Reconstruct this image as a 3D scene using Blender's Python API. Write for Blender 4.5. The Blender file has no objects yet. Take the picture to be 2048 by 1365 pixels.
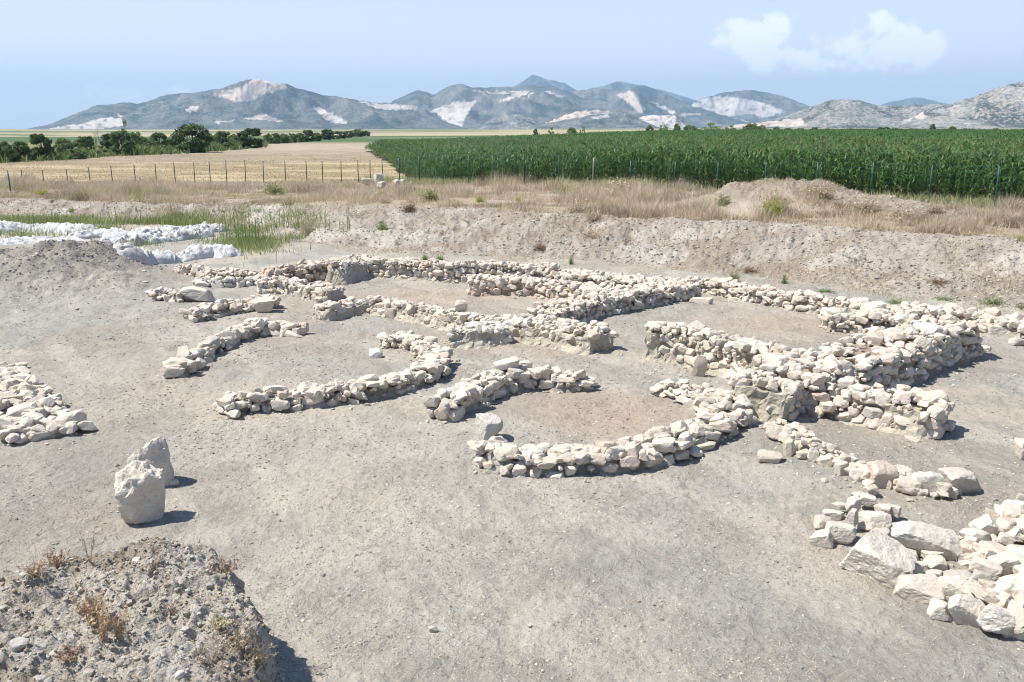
import bpy, bmesh, math, random
import numpy as np
from mathutils import Vector, Euler

# ------------------------------------------------------------------ basics
C = bpy.context.scene.collection
RNG = np.random.default_rng(7)
random.seed(7)
F, CX, CY, HCAM, VHOR = 1773.0, 1024.0, 682.5, 4.5, 258.0
PITCH = math.atan((CY - VHOR) / F)
CP, SP = math.cos(PITCH), math.sin(PITCH)
SUN_EL, SUN_AZ = math.radians(58), math.radians(-93)     # direction towards the sun, azimuth from +Y to +X


def ray(u, v):
    a, b = (u - CX) / F, (CY - v) / F
    d = np.array([a, CP + b * SP, -SP + b * CP])
    return d


def P(u, v, z=0.0):
    """where the line of sight through a spot of the photograph meets height z"""
    d = ray(u, v)
    s = (z - HCAM) / d[2]
    return np.array([d[0] * s, d[1] * s, z])


def PD(u, v, Y):
    d = ray(u, v)
    s = Y / d[1]
    return np.array([d[0] * s, Y, HCAM + d[2] * s])


def proj(X, Y, Z):
    dep = Y * CP - (Z - HCAM) * SP
    up = Y * SP + (Z - HCAM) * CP
    return CX + F * X / dep, CY - F * up / dep


def ang(v):
    return PITCH + np.arctan((np.asarray(v, float) - CY) / F)


# ------------------------------------------------------------------ noise
def _h(ix, iy, iz, seed):
    n = (ix * 374761393 + iy * 668265263 + iz * 2147483647 + seed * 974634521) & 0xFFFFFFFF
    n = ((n ^ (n >> 13)) * 1274126177) & 0xFFFFFFFF
    n = ((n ^ (n >> 16)) * 2246822519) & 0xFFFFFFFF
    return ((n ^ (n >> 15)) & 0xFFFFFF) / float(0xFFFFFF) * 2 - 1


def noise2(x, y, seed=0):
    x = np.asarray(x, float); y = np.asarray(y, float)
    fx, fy = np.floor(x), np.floor(y)
    ix, iy = fx.astype(np.int64), fy.astype(np.int64)
    tx, ty = x - fx, y - fy
    tx = tx * tx * tx * (tx * (tx * 6 - 15) + 10); ty = ty * ty * ty * (ty * (ty * 6 - 15) + 10)
    a, b = _h(ix, iy, 0, seed), _h(ix + 1, iy, 0, seed)
    c, d = _h(ix, iy + 1, 0, seed), _h(ix + 1, iy + 1, 0, seed)
    return (a + (b - a) * tx) * (1 - ty) + (c + (d - c) * tx) * ty


def fbm(x, y, octs=4, seed=0, gain=.5):
    r, a, f, s = 0, 1, 1, 0
    for o in range(octs):
        r = r + a * noise2(x * f + 17.3 * o, y * f - 9.1 * o, seed + o); s += a; a *= gain; f *= 2.03
    return r / s


def noise3(p, seed=0):
    fl = np.floor(p); i = fl.astype(np.int64); t = p - fl; t = t * t * (3 - 2 * t)
    r = 0
    for dx in (0, 1):
        for dy in (0, 1):
            for dz in (0, 1):
                w = (t[:, 0] if dx else 1 - t[:, 0]) * (t[:, 1] if dy else 1 - t[:, 1]) * (t[:, 2] if dz else 1 - t[:, 2])
                r = r + w * _h(i[:, 0] + dx, i[:, 1] + dy, i[:, 2] + dz, seed)
    return r


def fbm3(p, octs=3, seed=0):
    r, a, f, s = 0, 1, 1, 0
    for o in range(octs):
        r = r + a * noise3(p * f + 5.7 * o, seed + o); s += a; a *= .5; f *= 2.1
    return r / s


def sstep(a, b, x):
    t = np.clip((x - a) / (b - a), 0, 1)
    return t * t * (3 - 2 * t)


# ------------------------------------------------------------------ mesh helpers
def mesh_np(name, verts, faces, mat=None, smooth=False, col=None):
    """faces: array (m,3) or (m,4), or a list of such arrays"""
    fl = faces if isinstance(faces, list) else [faces]
    me = bpy.data.meshes.new(name)
    verts = np.asarray(verts, np.float32)
    me.vertices.add(len(verts)); me.vertices.foreach_set('co', verts.ravel())
    loops = np.concatenate([np.asarray(f, np.int32).ravel() for f in fl])
    tot = np.concatenate([np.full(len(f), np.asarray(f).shape[1], np.int32) for f in fl])
    start = np.concatenate([[0], np.cumsum(tot)[:-1]]).astype(np.int32)
    me.loops.add(len(loops)); me.loops.foreach_set('vertex_index', loops)
    me.polygons.add(len(tot)); me.polygons.foreach_set('loop_start', start); me.polygons.foreach_set('loop_total', tot)
    me.polygons.foreach_set('use_smooth', np.full(len(tot), smooth, bool))
    if col is not None:
        at = me.color_attributes.new('col', 'FLOAT_COLOR', 'POINT')
        c4 = np.ones((len(verts), 4), np.float32); c4[:, :3] = col
        at.data.foreach_set('color', c4.ravel())
    me.update(); me.validate()
    if mat: me.materials.append(mat)
    return me


def add(name, me, parent=None, loc=(0, 0, 0), rot=(0, 0, 0), scale=(1, 1, 1)):
    o = bpy.data.objects.new(name, me); C.objects.link(o)
    o.location = loc; o.rotation_euler = rot; o.scale = scale
    if parent: o.parent = parent
    return o


def tag(o, label=None, cat=None, group=None, kind=None):
    if label: o['label'] = label
    if cat: o['category'] = cat
    if group: o['group'] = group
    if kind: o['kind'] = kind
    return o


def empty(name, loc):
    o = bpy.data.objects.new(name, None); C.objects.link(o); o.location = loc
    o.empty_display_size = .3
    return o


def copy_tree(o, parent=None):
    c = o.copy(); C.objects.link(c)
    if parent: c.parent = parent
    for ch in [x for x in bpy.data.objects if x.parent == o]:
        copy_tree(ch, c)
    return c


def grid_faces(nr, nc, wrap=False):
    i = np.arange(nr - 1)[:, None]; j = np.arange(nc if wrap else nc - 1)[None, :]
    j2 = (j + 1) % nc
    a = i * nc + j; b = i * nc + j2; c = (i + 1) * nc + j2; d = (i + 1) * nc + j
    return np.stack([a, b, c, d], -1).reshape(-1, 4)


def tube(pts, rad, n=6):
    pts = np.asarray(pts, float); m = len(pts)
    rad = np.broadcast_to(np.asarray(rad, float), (m,))
    T = np.gradient(pts, axis=0); T /= np.linalg.norm(T, axis=1)[:, None] + 1e-9
    ref = np.array([0, 0, 1.]) if abs(T[0, 2]) < .8 else np.array([1., 0, 0])
    A = np.cross(T, ref); A /= np.linalg.norm(A, axis=1)[:, None] + 1e-9
    B = np.cross(T, A)
    th = np.arange(n) / n * 2 * math.pi
    v = pts[:, None] + rad[:, None, None] * (A[:, None] * np.cos(th)[None, :, None] + B[:, None] * np.sin(th)[None, :, None])
    v = v.reshape(-1, 3)
    f = grid_faces(m, n, True)
    k = len(v)
    v = np.vstack([v, pts[:1], pts[-1:]])
    j = np.arange(n); j2 = (j + 1) % n
    caps = np.concatenate([np.stack([np.full(n, k), j2, j], -1), np.stack([np.full(n, k + 1), (m - 1) * n + j, (m - 1) * n + j2], -1)])
    return v, f, caps


class Bag:
    """collects pieces into ONE mesh"""
    def __init__(s): s.v = []; s.q = []; s.t = []; s.c = []; s.n = 0
    def put(s, v, q=None, t=None, c=None):
        v = np.asarray(v, float); s.v.append(v)
        if q is not None and len(q): s.q.append(np.asarray(q) + s.n)
        if t is not None and len(t): s.t.append(np.asarray(t) + s.n)
        s.c.append(np.broadcast_to(np.asarray((.5, .5, .5) if c is None else c, float), (len(v), 3))); s.n += len(v)
    def tube(s, pts, rad, n=6, c=None):
        v, f, k = tube(pts, rad, n); s.put(v, f, k, c)
    def box(s, c, d, col=None):
        x, y, z = np.asarray(d) / 2
        v = np.array([[-x, -y, -z], [x, -y, -z], [x, y, -z], [-x, y, -z], [-x, -y, z], [x, -y, z], [x, y, z], [-x, y, z]]) + np.asarray(c)
        s.put(v, [[3, 2, 1, 0], [4, 5, 6, 7], [0, 1, 5, 4], [1, 2, 6, 5], [2, 3, 7, 6], [3, 0, 4, 7]], None, col)
    def mesh(s, name, mat, smooth=False):
        fl = []
        if s.q: fl.append(np.concatenate(s.q))
        if s.t: fl.append(np.concatenate(s.t))
        return mesh_np(name, np.concatenate(s.v), fl, mat, smooth, np.concatenate(s.c))


# ------------------------------------------------------------------ materials
def mat(name, rough=.9, spec=.2):
    m = bpy.data.materials.new(name); m.use_nodes = True
    nt = m.node_tree; b = nt.nodes['Principled BSDF']
    b.inputs['Roughness'].default_value = rough
    b.inputs['Specular IOR Level'].default_value = spec
    return m, nt, b


def N(nt, typ, **kw):
    n = nt.nodes.new(typ)
    for k, v in kw.items():
        if k.startswith('i_'):
            key = k[2:]; key = int(key) if key.isdigit() else key
            n.inputs[key].default_value = v
        else: setattr(n, k, v)
    return n


def noise_tex(nt, vec, scale, detail=4, rough=.55):
    n = N(nt, 'ShaderNodeTexNoise'); n.inputs['Scale'].default_value = scale
    n.inputs['Detail'].default_value = detail; n.inputs['Roughness'].default_value = rough
    if vec is not None: nt.links.new(vec, n.inputs['Vector'])
    return n.outputs['Fac']


def math_n(nt, op, a, b=None, c=None):
    n = N(nt, 'ShaderNodeMath', operation=op)
    for i, x in enumerate((a, b, c)):
        if x is None: continue
        if isinstance(x, (int, float)): n.inputs[i].default_value = x
        else: nt.links.new(x, n.inputs[i])
    return n.outputs[0]


def maprange(nt, x, a, b, c, d, smooth=False):
    n = N(nt, 'ShaderNodeMapRange'); n.clamp = True
    if smooth: n.interpolation_type = 'SMOOTHSTEP'
    nt.links.new(x, n.inputs[0])
    for i, q in enumerate((a, b, c, d)): n.inputs[i + 1].default_value = q
    return n.outputs[0]


def mixc(nt, fac, a, b, blend='MIX'):
    n = N(nt, 'ShaderNodeMix', data_type='RGBA', blend_type=blend)
    for s, x in ((n.inputs[0], fac), (n.inputs[6], a), (n.inputs[7], b)):
        if isinstance(x, (int, float)): s.default_value = x
        elif isinstance(x, tuple): s.default_value = (*x, 1) if len(x) == 3 else x
        else: nt.links.new(x, s)
    return n.outputs[2]


def scalec(nt, col, fac):
    n = N(nt, 'ShaderNodeVectorMath', operation='SCALE'); nt.links.new(col, n.inputs[0])
    if isinstance(fac, (int, float)): n.inputs[3].default_value = fac
    else: nt.links.new(fac, n.inputs[3])
    return n.outputs[0]


def ramp(nt, x, stops):
    n = N(nt, 'ShaderNodeValToRGB'); cr = n.color_ramp
    while len(cr.elements) < len(stops): cr.elements.new(.5)
    for e, (p, c) in zip(cr.elements, stops): e.position = p; e.color = (*c, 1)
    nt.links.new(x, n.inputs[0]); return n.outputs[0]


def bump(nt, h, dist, strength=1.0, nrm=None):
    n = N(nt, 'ShaderNodeBump'); n.inputs['Strength'].default_value = strength; n.inputs['Distance'].default_value = dist
    nt.links.new(h, n.inputs['Height'])
    if nrm is not None: nt.links.new(nrm, n.inputs['Normal'])
    return n.outputs[0]


def mat_ground():
    m, nt, b = mat('ground_soil', .95, .1)
    at = N(nt, 'ShaderNodeVertexColor', layer_name='col').outputs[0]
    pos = N(nt, 'ShaderNodeNewGeometry').outputs['Position']
    n1 = noise_tex(nt, pos, 1.3, 6, .6); n2 = noise_tex(nt, pos, 9, 5, .65); n3 = noise_tex(nt, pos, 55, 4, .7)
    f = math_n(nt, 'MULTIPLY_ADD', n1, .4, .35)
    f = math_n(nt, 'MULTIPLY_ADD', n2, .6, f); f = math_n(nt, 'MULTIPLY_ADD', n3, .8, f)      # ~1.25 mean
    f = math_n(nt, 'MULTIPLY', f, .86)
    c = scalec(nt, at, f)
    vo = N(nt, 'ShaderNodeTexVoronoi'); vo.inputs['Scale'].default_value = 26; nt.links.new(pos, vo.inputs['Vector'])
    sp = maprange(nt, vo.outputs['Distance'], .10, .19, 1, 0)
    keep = math_n(nt, 'GREATER_THAN', N(nt, 'ShaderNodeSeparateColor').outputs[0], .62)
    sc = [x for x in nt.nodes if x.bl_idname == 'ShaderNodeSeparateColor'][0]
    nt.links.new(vo.outputs['Color'], sc.inputs[0])
    fac = math_n(nt, 'MULTIPLY', math_n(nt, 'MULTIPLY', sp, keep), .55)
    c = mixc(nt, fac, c, mixc(nt, sc.outputs[1], (.30, .285, .27), (.66, .61, .54)))
    nt.links.new(c, b.inputs['Base Color'])
    h = math_n(nt, 'MULTIPLY_ADD', n3, .35, n2)
    h = math_n(nt, 'MULTIPLY_ADD', fac, .25, h)
    nt.links.new(bump(nt, h, .08, 1.0), b.inputs['Normal'])
    return m


def mat_stone(name, stops, mud=.35, use_attr=False):
    m, nt, b = mat(name, .9, .15)
    tc = N(nt, 'ShaderNodeTexCoord'); geo = N(nt, 'ShaderNodeNewGeometry'); pos = geo.outputs['Position']
    if use_attr: rnd = N(nt, 'ShaderNodeSeparateColor'); nt.links.new(N(nt, 'ShaderNodeVertexColor', layer_name='col').outputs[0], rnd.inputs[0]); r = rnd.outputs[0]
    else: r = N(nt, 'ShaderNodeObjectInfo').outputs['Random']
    c = mixc(nt, .28, scalec(nt, ramp(nt, r, stops), 1.06), (.60, .555, .49))
    n1 = noise_tex(nt, pos, 5.5, 6, .6); n2 = noise_tex(nt, pos, 38, 5, .7)
    f = math_n(nt, 'MULTIPLY_ADD', n1, .55, .42); f = math_n(nt, 'MULTIPLY_ADD', n2, .62, f)
    c = scalec(nt, c, f)
    c = mixc(nt, maprange(nt, noise_tex(nt, pos, 3.1, 5, .65), .54, .70, 0, mud), c, (.36, .325, .275))
    c = mixc(nt, maprange(nt, noise_tex(nt, pos, 7.7, 4, .6), .60, .72, 0, .35), c, (.52, .36, .24))
    nt.links.new(c, b.inputs['Base Color'])
    h = math_n(nt, 'MULTIPLY_ADD', n2, .5, n1)
    nt.links.new(bump(nt, h, .045, .8), b.inputs['Normal'])
    return m


def mat_attr(name, rough=.85, spec=.2, scale=0, amt=.4, bd=0, transl=0):
    m, nt, b = mat(name, rough, spec)
    c = N(nt, 'ShaderNodeVertexColor', layer_name='col').outputs[0]
    if scale:
        pos = N(nt, 'ShaderNodeNewGeometry').outputs['Position']
        n = noise_tex(nt, pos, scale, 5, .65)
        c = scalec(nt, c, math_n(nt, 'MULTIPLY_ADD', n, amt * 2, 1 - amt))
        if bd: nt.links.new(bump(nt, n, bd, .9), b.inputs['Normal'])
    nt.links.new(c, b.inputs['Base Color'])
    if transl:
        out = nt.nodes['Material Output']; t = N(nt, 'ShaderNodeBsdfTranslucent'); mx = N(nt, 'ShaderNodeMixShader')
        mx.inputs[0].default_value = transl
        nt.links.new(scalec(nt, c, 1.3), t.inputs[0]); nt.links.new(b.outputs[0], mx.inputs[1]); nt.links.new(t.outputs[0], mx.inputs[2])
        nt.links.new(mx.outputs[0], out.inputs[0])
    return m


CREAM = [(0, (.44, .365, .275)), (.15, (.56, .485, .38)), (.4, (.60, .53, .43)), (.55, (.54, .445, .34)), (.72, (.58, .515, .43)), (.84, (.50, .385, .29)), (.92, (.47, .425, .355)), (1, (.36, .33, .28))]
GREY = [(0, (.47, .43, .37)), (.4, (.57, .52, .445)), (.75, (.63, .575, .49)), (1, (.42, .395, .345))]
BURN = [(0, (.52, .39, .29)), (.3, (.60, .49, .38)), (.6, (.50, .34, .24)), (.8, (.62, .54, .44)), (1, (.36, .27, .21))]
PALE = [(0, (.53, .465, .375)), (.5, (.57, .51, .425)), (1, (.49, .42, .33))]
DARK = [(0, (.30, .285, .26)), (.5, (.36, .34, .31)), (1, (.25, .24, .22))]
M_GROUND = mat_ground()
M_ST = {k: (mat_stone('limestone_' + k, s), mat_stone('limestone_small_' + k, s, use_attr=True)) for k, s in (('cream', CREAM), ('grey', GREY), ('burnt', BURN), ('pale', PALE), ('dark', DARK))}
M_MUD = mat_attr('mud_mortar', .95, .1, 6, .35, .05)
M_EARTH = mat_attr('earth_clods', .95, .1, 22, .3, .03)
M_LEAF = mat_attr('leaf_green', .6, .3, transl=.25)
M_STRAW = mat_attr('dry_straw', .8, .2, transl=.2)
M_CORN = mat_attr('corn_leaf', .45, .35, transl=.25)
M_BARK = mat_attr('bark', .9, .1, 8, .3, .02)
M_PAINT = mat_attr('green_metal_paint', .45, .4, 30, .12)
M_CONC = mat_attr('weathered_concrete', .9, .1, 12, .25, .02)


def mat_cloth():
    m, nt, b = mat('white_geotextile', .85, .2)
    pos = N(nt, 'ShaderNodeNewGeometry').outputs['Position']
    at = N(nt, 'ShaderNodeVertexColor', layer_name='col').outputs[0]
    n1 = noise_tex(nt, pos, 3, 5, .6); n2 = noise_tex(nt, pos, 14, 4, .6)
    c = scalec(nt, at, math_n(nt, 'MULTIPLY_ADD', n1, .5, .72))
    c = mixc(nt, maprange(nt, n2, .56, .70, 0, .55), c, (.40, .36, .30))
    nt.links.new(c, b.inputs['Base Color'])
    nt.links.new(bump(nt, n2, .06, .8), b.inputs['Normal'])
    return m


M_CLOTH = mat_cloth()
# ------------------------------------------------------------------ terrain
U_ = np.array([-500, 0, 300, 450, 560, 640, 720, 900, 1100, 1300, 1500, 1700, 1900, 2100, 2600.])
VT = np.array([385, 395, 405, 407, 408, 409, 410, 415, 425, 432, 442, 455, 468, 480, 510.])
ZT = np.array([.65, .7, .75, .8, .9, 1., 1.1, 1.2, 1.3, 1.3, 1.3, 1.3, 1.3, 1.3, 1.3])
VB = np.array([430, 437, 441, 448, 468, 488, 503, 512, 520, 532, 552, 578, 606, 628, 680.])
YT = (HCAM - ZT) / np.tan(ang(VT)); YB = HCAM / np.tan(ang(VB))
FENCE_C, FENCE_R, FENCE_L = np.array([-8.6, 67.]), np.array([21.5, 34.]), np.array([-52., 66.])
HEAP = [(PD(1500, 345, 37.0), .70, 2.4, 2.3), (PD(1625, 372, 36.8), .56, 2.8, 2.2), (PD(1740, 392, 35.2), .42, 2.6, 1.9), (PD(1860, 415, 32.8), .22, 2.2, 1.4), (PD(1980, 430, 30.8), .18, 1.8, 1.1)]
DIRT = [(P(60, 545, .5), .62, 3.0, 2.2), (P(205, 525, .4), .62, 1.1, 1.5), (P(140, 535, .4), .35, 1.6, 1.6), (P(-160, 540, .5), .75, 3.0, 2.5)]


def uu(X, Y):
    return CX + F * X / np.maximum(Y, 1.0)


def corn_near(Y_, X):                     # how far a spot lies beyond the fence towards the maize
    d = FENCE_R - FENCE_C; n = np.array([-d[1], d[0]]); n = n / np.linalg.norm(n)
    return (X - FENCE_C[0]) * n[0] + (Y_ - FENCE_C[1]) * n[1]


def height(X, Y, rough=True):
    X = np.asarray(X, float); Y = np.asarray(Y, float)
    u = uu(X, Y)
    u = u + 22 * fbm(X * .35, Y * .35, 2, 61)
    yt = np.interp(u, U_, YT); yb = np.interp(u, U_, YB); zt = np.interp(u, U_, ZT)
    t = np.clip((Y - yb) / (yt - yb), 0, 1)
    bank = .55 * t + .45 * t * t * (3 - 2 * t)
    bank = np.where(t < .2, bank * (t / .2) * .5 + bank * .5, bank)
    right = sstep(800, 1350, u)
    zfar = .55 + .75 * right
    k = sstep(0, 1, (Y - yt) / np.maximum(68 - yt, 5))
    z = zt * bank * (1 - k) + zfar * k * (t >= 1) + np.where(t < 1, 0, 0)
    z = np.where(t >= 1, zt * (1 - k) + zfar * k, zt * bank)
    z = z + sstep(900, 1450, u) * np.clip((Y - 60) / 230, 0, 1) * 1.05 + sstep(300, 3500, Y) * (2.5 + 1.5 * right)
    for c, hh, rx, ry in HEAP:
        e = ((X - c[0]) / rx) ** 2 + ((Y - c[1]) / ry) ** 2
        z = z + hh * np.exp(-e ** 1.25 * .8) * (1 + .25 * fbm(X * 1.3, Y * 1.3, 4, 5))
    for c, hh, rx, ry in DIRT:
        e = ((X - c[0]) / rx) ** 2 + ((Y - c[1]) / ry) ** 2
        z = z + hh * np.exp(-e) * (1 + .2 * fbm(X * 1.5, Y * 1.5, 3, 8))
    # heaped earth round the foot of the ring wall
    c = P(1560, 900); e = ((X - c[0]) / 1.0) ** 2 + ((Y - c[1]) / .9) ** 2
    z = z + .16 * np.exp(-e)
    if rough:
        near = 1 - sstep(30, 90, Y)
        z = z + .05 * fbm(X * .5, Y * .5, 3, 3) * near + .035 * fbm(X * 2.2, Y * 2.2, 3, 4) * near
        slope = np.where((t > .02) & (t < 1.0), 1, 0) * np.clip(np.minimum(t, 1.05 - t) * 5, 0, 1)
        dirt = np.zeros_like(X)
        for c, hh, rx, ry in HEAP + DIRT: dirt = np.maximum(dirt, np.exp(-(((X - c[0]) / rx) ** 2 + ((Y - c[1]) / ry) ** 2)))
        ro = np.maximum(slope, dirt)
        z = z + ro * (.20 * fbm(X * 1.1, Y * 1.1, 5, 11) + .06 * np.minimum(0, fbm(X * 3, Y * 3, 3, 18)) + .09 * (1 - 2 * np.abs(fbm(X * 1.9, Y * 1.2, 3, 12))) - .05)
        z = z + (.010 + .05 * ro) * fbm(X * 7, Y * 7, 3, 13) * near
        fine = np.clip(1 - Y / 26, 0, 1)
        z = z + .012 * fine * fbm(X * 16, Y * 16, 3, 14)
        # trodden hollows and loose clods
        z = z - .018 * fine * sstep(.25, .6, fbm(X * 3.4, Y * 3.4, 2, 15))
    return z


def G(u, v, n=6):
    z = 0.0
    lo, hi = 3.0, 600.0
    d = ray(u, v)
    ss = np.concatenate([np.linspace(3, 80, 900), np.geomspace(80, 3000, 500)])
    hz = height(d[0] * ss, d[1] * ss, False)
    below = np.nonzero(HCAM + d[2] * ss <= hz)[0]
    s = ss[below[0]] if len(below) else ss[-1]
    x, y = d[0] * s, d[1] * s
    return np.array([x, y, float(height(np.array([x]), np.array([y]))[0])])


def hz(x, y): return float(height(np.array([x]), np.array([y]))[0])


CORN_PX = None
def in_corn(X, Y):
    n = corn_near(Y, X); u = uu(X, Y)
    ylim = np.interp(u, [700, 735, 900, 1100, 1400, 2100, 2600], [40, 165, 195, 235, 275, 290, 290])
    left = u > np.interp(Y, [45, 68, 90, 120, 165, 400], [840, 826, 795, 768, 737, 735]) + 9 * fbm(X * .3, Y * .3, 2, 62)
    return (n > 1.4) & left & (Y < ylim)


def soil_colour(X, Y):
    u = uu(X, Y); u2 = u + 22 * fbm(X * .35, Y * .35, 2, 61)
    yt = np.interp(u2, U_, YT); yb = np.interp(u2, U_, YB)
    t = np.clip((Y - yb) / (yt - yb), 0, 2)
    def lerp(a, b, f): return a + (np.asarray(b) - a) * f[..., None]
    grey = np.array([.355, .335, .288]); brown = np.array([.352, .303, .247]); tan = np.array([.435, .382, .305]); pale = np.array([.45, .415, .355])
    c = np.broadcast_to(grey, X.shape + (3,)).copy()
    c = lerp(c, brown, sstep(-.05, .4, fbm(X * .33, Y * .33, 4, 21)) * .75)
    c = lerp(c, tan, sstep(.0, .45, fbm(X * .5 + 9, Y * .42, 4, 22)) * .8)
    c = lerp(c, pale, sstep(.1, .5, fbm(X * .27 - 4, Y * .4, 3, 23)) * .6)
    c = lerp(c, [.25, .228, .195], sstep(.10, .4, fbm(X * .9 - 3, Y * .9, 6, 24, .6)) * .35)
    c = lerp(c, [.28, .26, .222], sstep(.08, .32, fbm(X * 2.3 + 3, Y * 1.9, 6, 25, .62)) * .5)
    sw = fbm(X * 1.2 + .9 * Y, Y * .35 - .3 * X, 4, 26)
    c = lerp(c, [.47, .425, .355], sstep(.14, .4, sw) * .55)
    for (pu, pv, rx, ry, a) in ((1230, 830, 1.6, 1.25, .95), (820, 595, 3.2, 1.8, .7), (1560, 650, 3.5, 1.6, .6), (1000, 690, 3, 1.5, .3)):
        q = P(pu, pv); c = lerp(c, [.40, .318, .245], a * np.exp(-(((X - q[0]) / rx) ** 2 + ((Y - q[1]) / ry) ** 2)))
    for (pu, pv, rx, ry, a) in ((520, 820, 2.2, 2.0, .6), (700, 980, 1.3, 1.1, .6), (150, 760, 2.5, 2, .3)):
        q = P(pu, pv); c = lerp(c, [.46, .405, .325], a * np.exp(-(((X - q[0]) / rx) ** 2 + ((Y - q[1]) / ry) ** 2)))
    for (pu, pv, rx, ry, a) in ((60, 560, 4.5, 2.5, .8), (160, 900, 1.5, 2.0, .45), (1570, 900, .8, .7, .5)):
        q = P(pu, pv); c = lerp(c, [.275, .24, .20], a * np.exp(-(((X - q[0]) / rx) ** 2 + ((Y - q[1]) / ry) ** 2)))
    # bank
    bk = sstep(0.0, .12, t) * (1 - sstep(.96, 1.04, t))
    bc = lerp(np.broadcast_to(np.array([.35, .31, .26]), c.shape), [.275, .225, .175], sstep(-.1, .35, fbm(X * .9, Y * .9, 5, 31)) * .8)
    bc = lerp(bc, [.44, .40, .345], sstep(.08, .4, fbm(X * .6 + 3, Y * .8, 5, 32)) * .9)
    c = c * (1 - bk[..., None]) + bc * bk[..., None]
    # plateau
    pl = sstep(.98, 1.03, t)
    pc = lerp(np.broadcast_to(np.array([.36, .29, .215]), c.shape), [.42, .36, .295], sstep(-.1, .4, fbm(X * .4, Y * .4, 4, 33)))
    hp = np.zeros_like(X)
    for q, hh, rx, ry in HEAP: hp = np.maximum(hp, np.exp(-(((X - q[0]) / rx) ** 2 + ((Y - q[1]) / ry) ** 2)))
    pc = lerp(pc, [.315, .262, .205], sstep(.2, .6, hp))
    c = c * (1 - pl[..., None]) + pc * pl[..., None]
    # stubble beyond the fence
    out = sstep(66.5, 69, Y) * (1 - sstep(820, 850, u))
    wob = Y + 6 * fbm(X * .03, Y * .03, 3, 41)
    st = sstep(-.3, .5, .55 * np.sin(wob * .55 + X * .3 + 5 * fbm(X * .05, Y * .05, 2, 40)) + 1.2 * fbm(X * .12, Y * .22, 4, 42))
    sc = lerp(np.broadcast_to(np.array([.34, .265, .155]), c.shape), [.44, .355, .225], st)
    sc = lerp(sc, [.29, .255, .15], sstep(.02, .4, fbm(X * .09 + 4, Y * .3, 5, 47, .6)) * .6)
    sc = lerp(sc, [.31, .25, .185], sstep(95, 125, wob - .22 * (X + 35)) * sstep(.0, .5, 1 - (X + 40) / 50.) * .9)
    sc = lerp(sc, [.36, .30, .215], sstep(150, 190, wob))
    sc = sc * (1 + .22 * fbm(X * .7, Y * .9, 5, 48, .65) + .25 * fbm(X * .16, Y * .5, 4, 49, .6))[..., None] * .92
    c = c * (1 - out[..., None]) + sc * out[..., None]
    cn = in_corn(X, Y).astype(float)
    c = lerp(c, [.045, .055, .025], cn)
    # verge of grass under the tree line
    vg = np.interp(u, [0, 250, 500, 540], [103, 140, 185, 215])
    gr = sstep(vg * .96, vg * 1.02, Y) * (1 - sstep(530, 560, u)) * (Y < 400)
    c = lerp(c, [.17, .17, .07], gr * .9)
    # far fields in strips
    fr = sstep(230, 300, Y) * (1 - cn)
    band = fbm(X * .0012, Y * .006, 3, 51)
    fc = lerp(np.broadcast_to(np.array([.36, .30, .19]), c.shape), [.075, .12, .05], sstep(-.02, .03, band + .1 * (u < 1000)))
    fc = lerp(fc, [.30, .27, .17], sstep(.25, .3, fbm(X * .003, Y * .01, 2, 52)))
    c = lerp(c * (1 - fr[..., None]) + fc * fr[..., None], [.2, .2, .12], np.zeros_like(X))
    return c


def build_ground():
    a_f = np.radians(np.linspace(-42, 42, 1150))
    a_c = np.radians(np.linspace(42, 318, 50)[1:-1])
    a = np.concatenate([a_f, a_c])
    r = np.concatenate([[.6], np.linspace(2.0, 4.4, 12), np.geomspace(4.5, 62, 880), np.geomspace(62.6, 420, 240), np.geomspace(430, 14200, 80)])
    R, A = np.meshgrid(r, a, indexing='ij')
    X, Y = R * np.sin(A), R * np.cos(A)
    back = Y < 2
    Z = np.where(back, 0, height(np.where(back, 0, X), np.where(back, 2, Y)))
    col = soil_colour(np.where(back, 0, X), np.where(back, 2, Y))
    V = np.stack([X, Y, Z], -1).reshape(-1, 3)
    f = grid_faces(len(r), len(a), True)
    c0 = len(V); V = np.vstack([V, [[0, 0, 0]]])
    j = np.arange(len(a)); fan = np.stack([np.full(len(a), c0), (j + 1) % len(a), j], -1)
    col = np.vstack([col.reshape(-1, 3), [[.4, .37, .33]]])
    o = add('ground', mesh_np('ground', V, [f, fan], M_GROUND, True, col)); tag(o, kind='structure')


build_ground()

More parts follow.
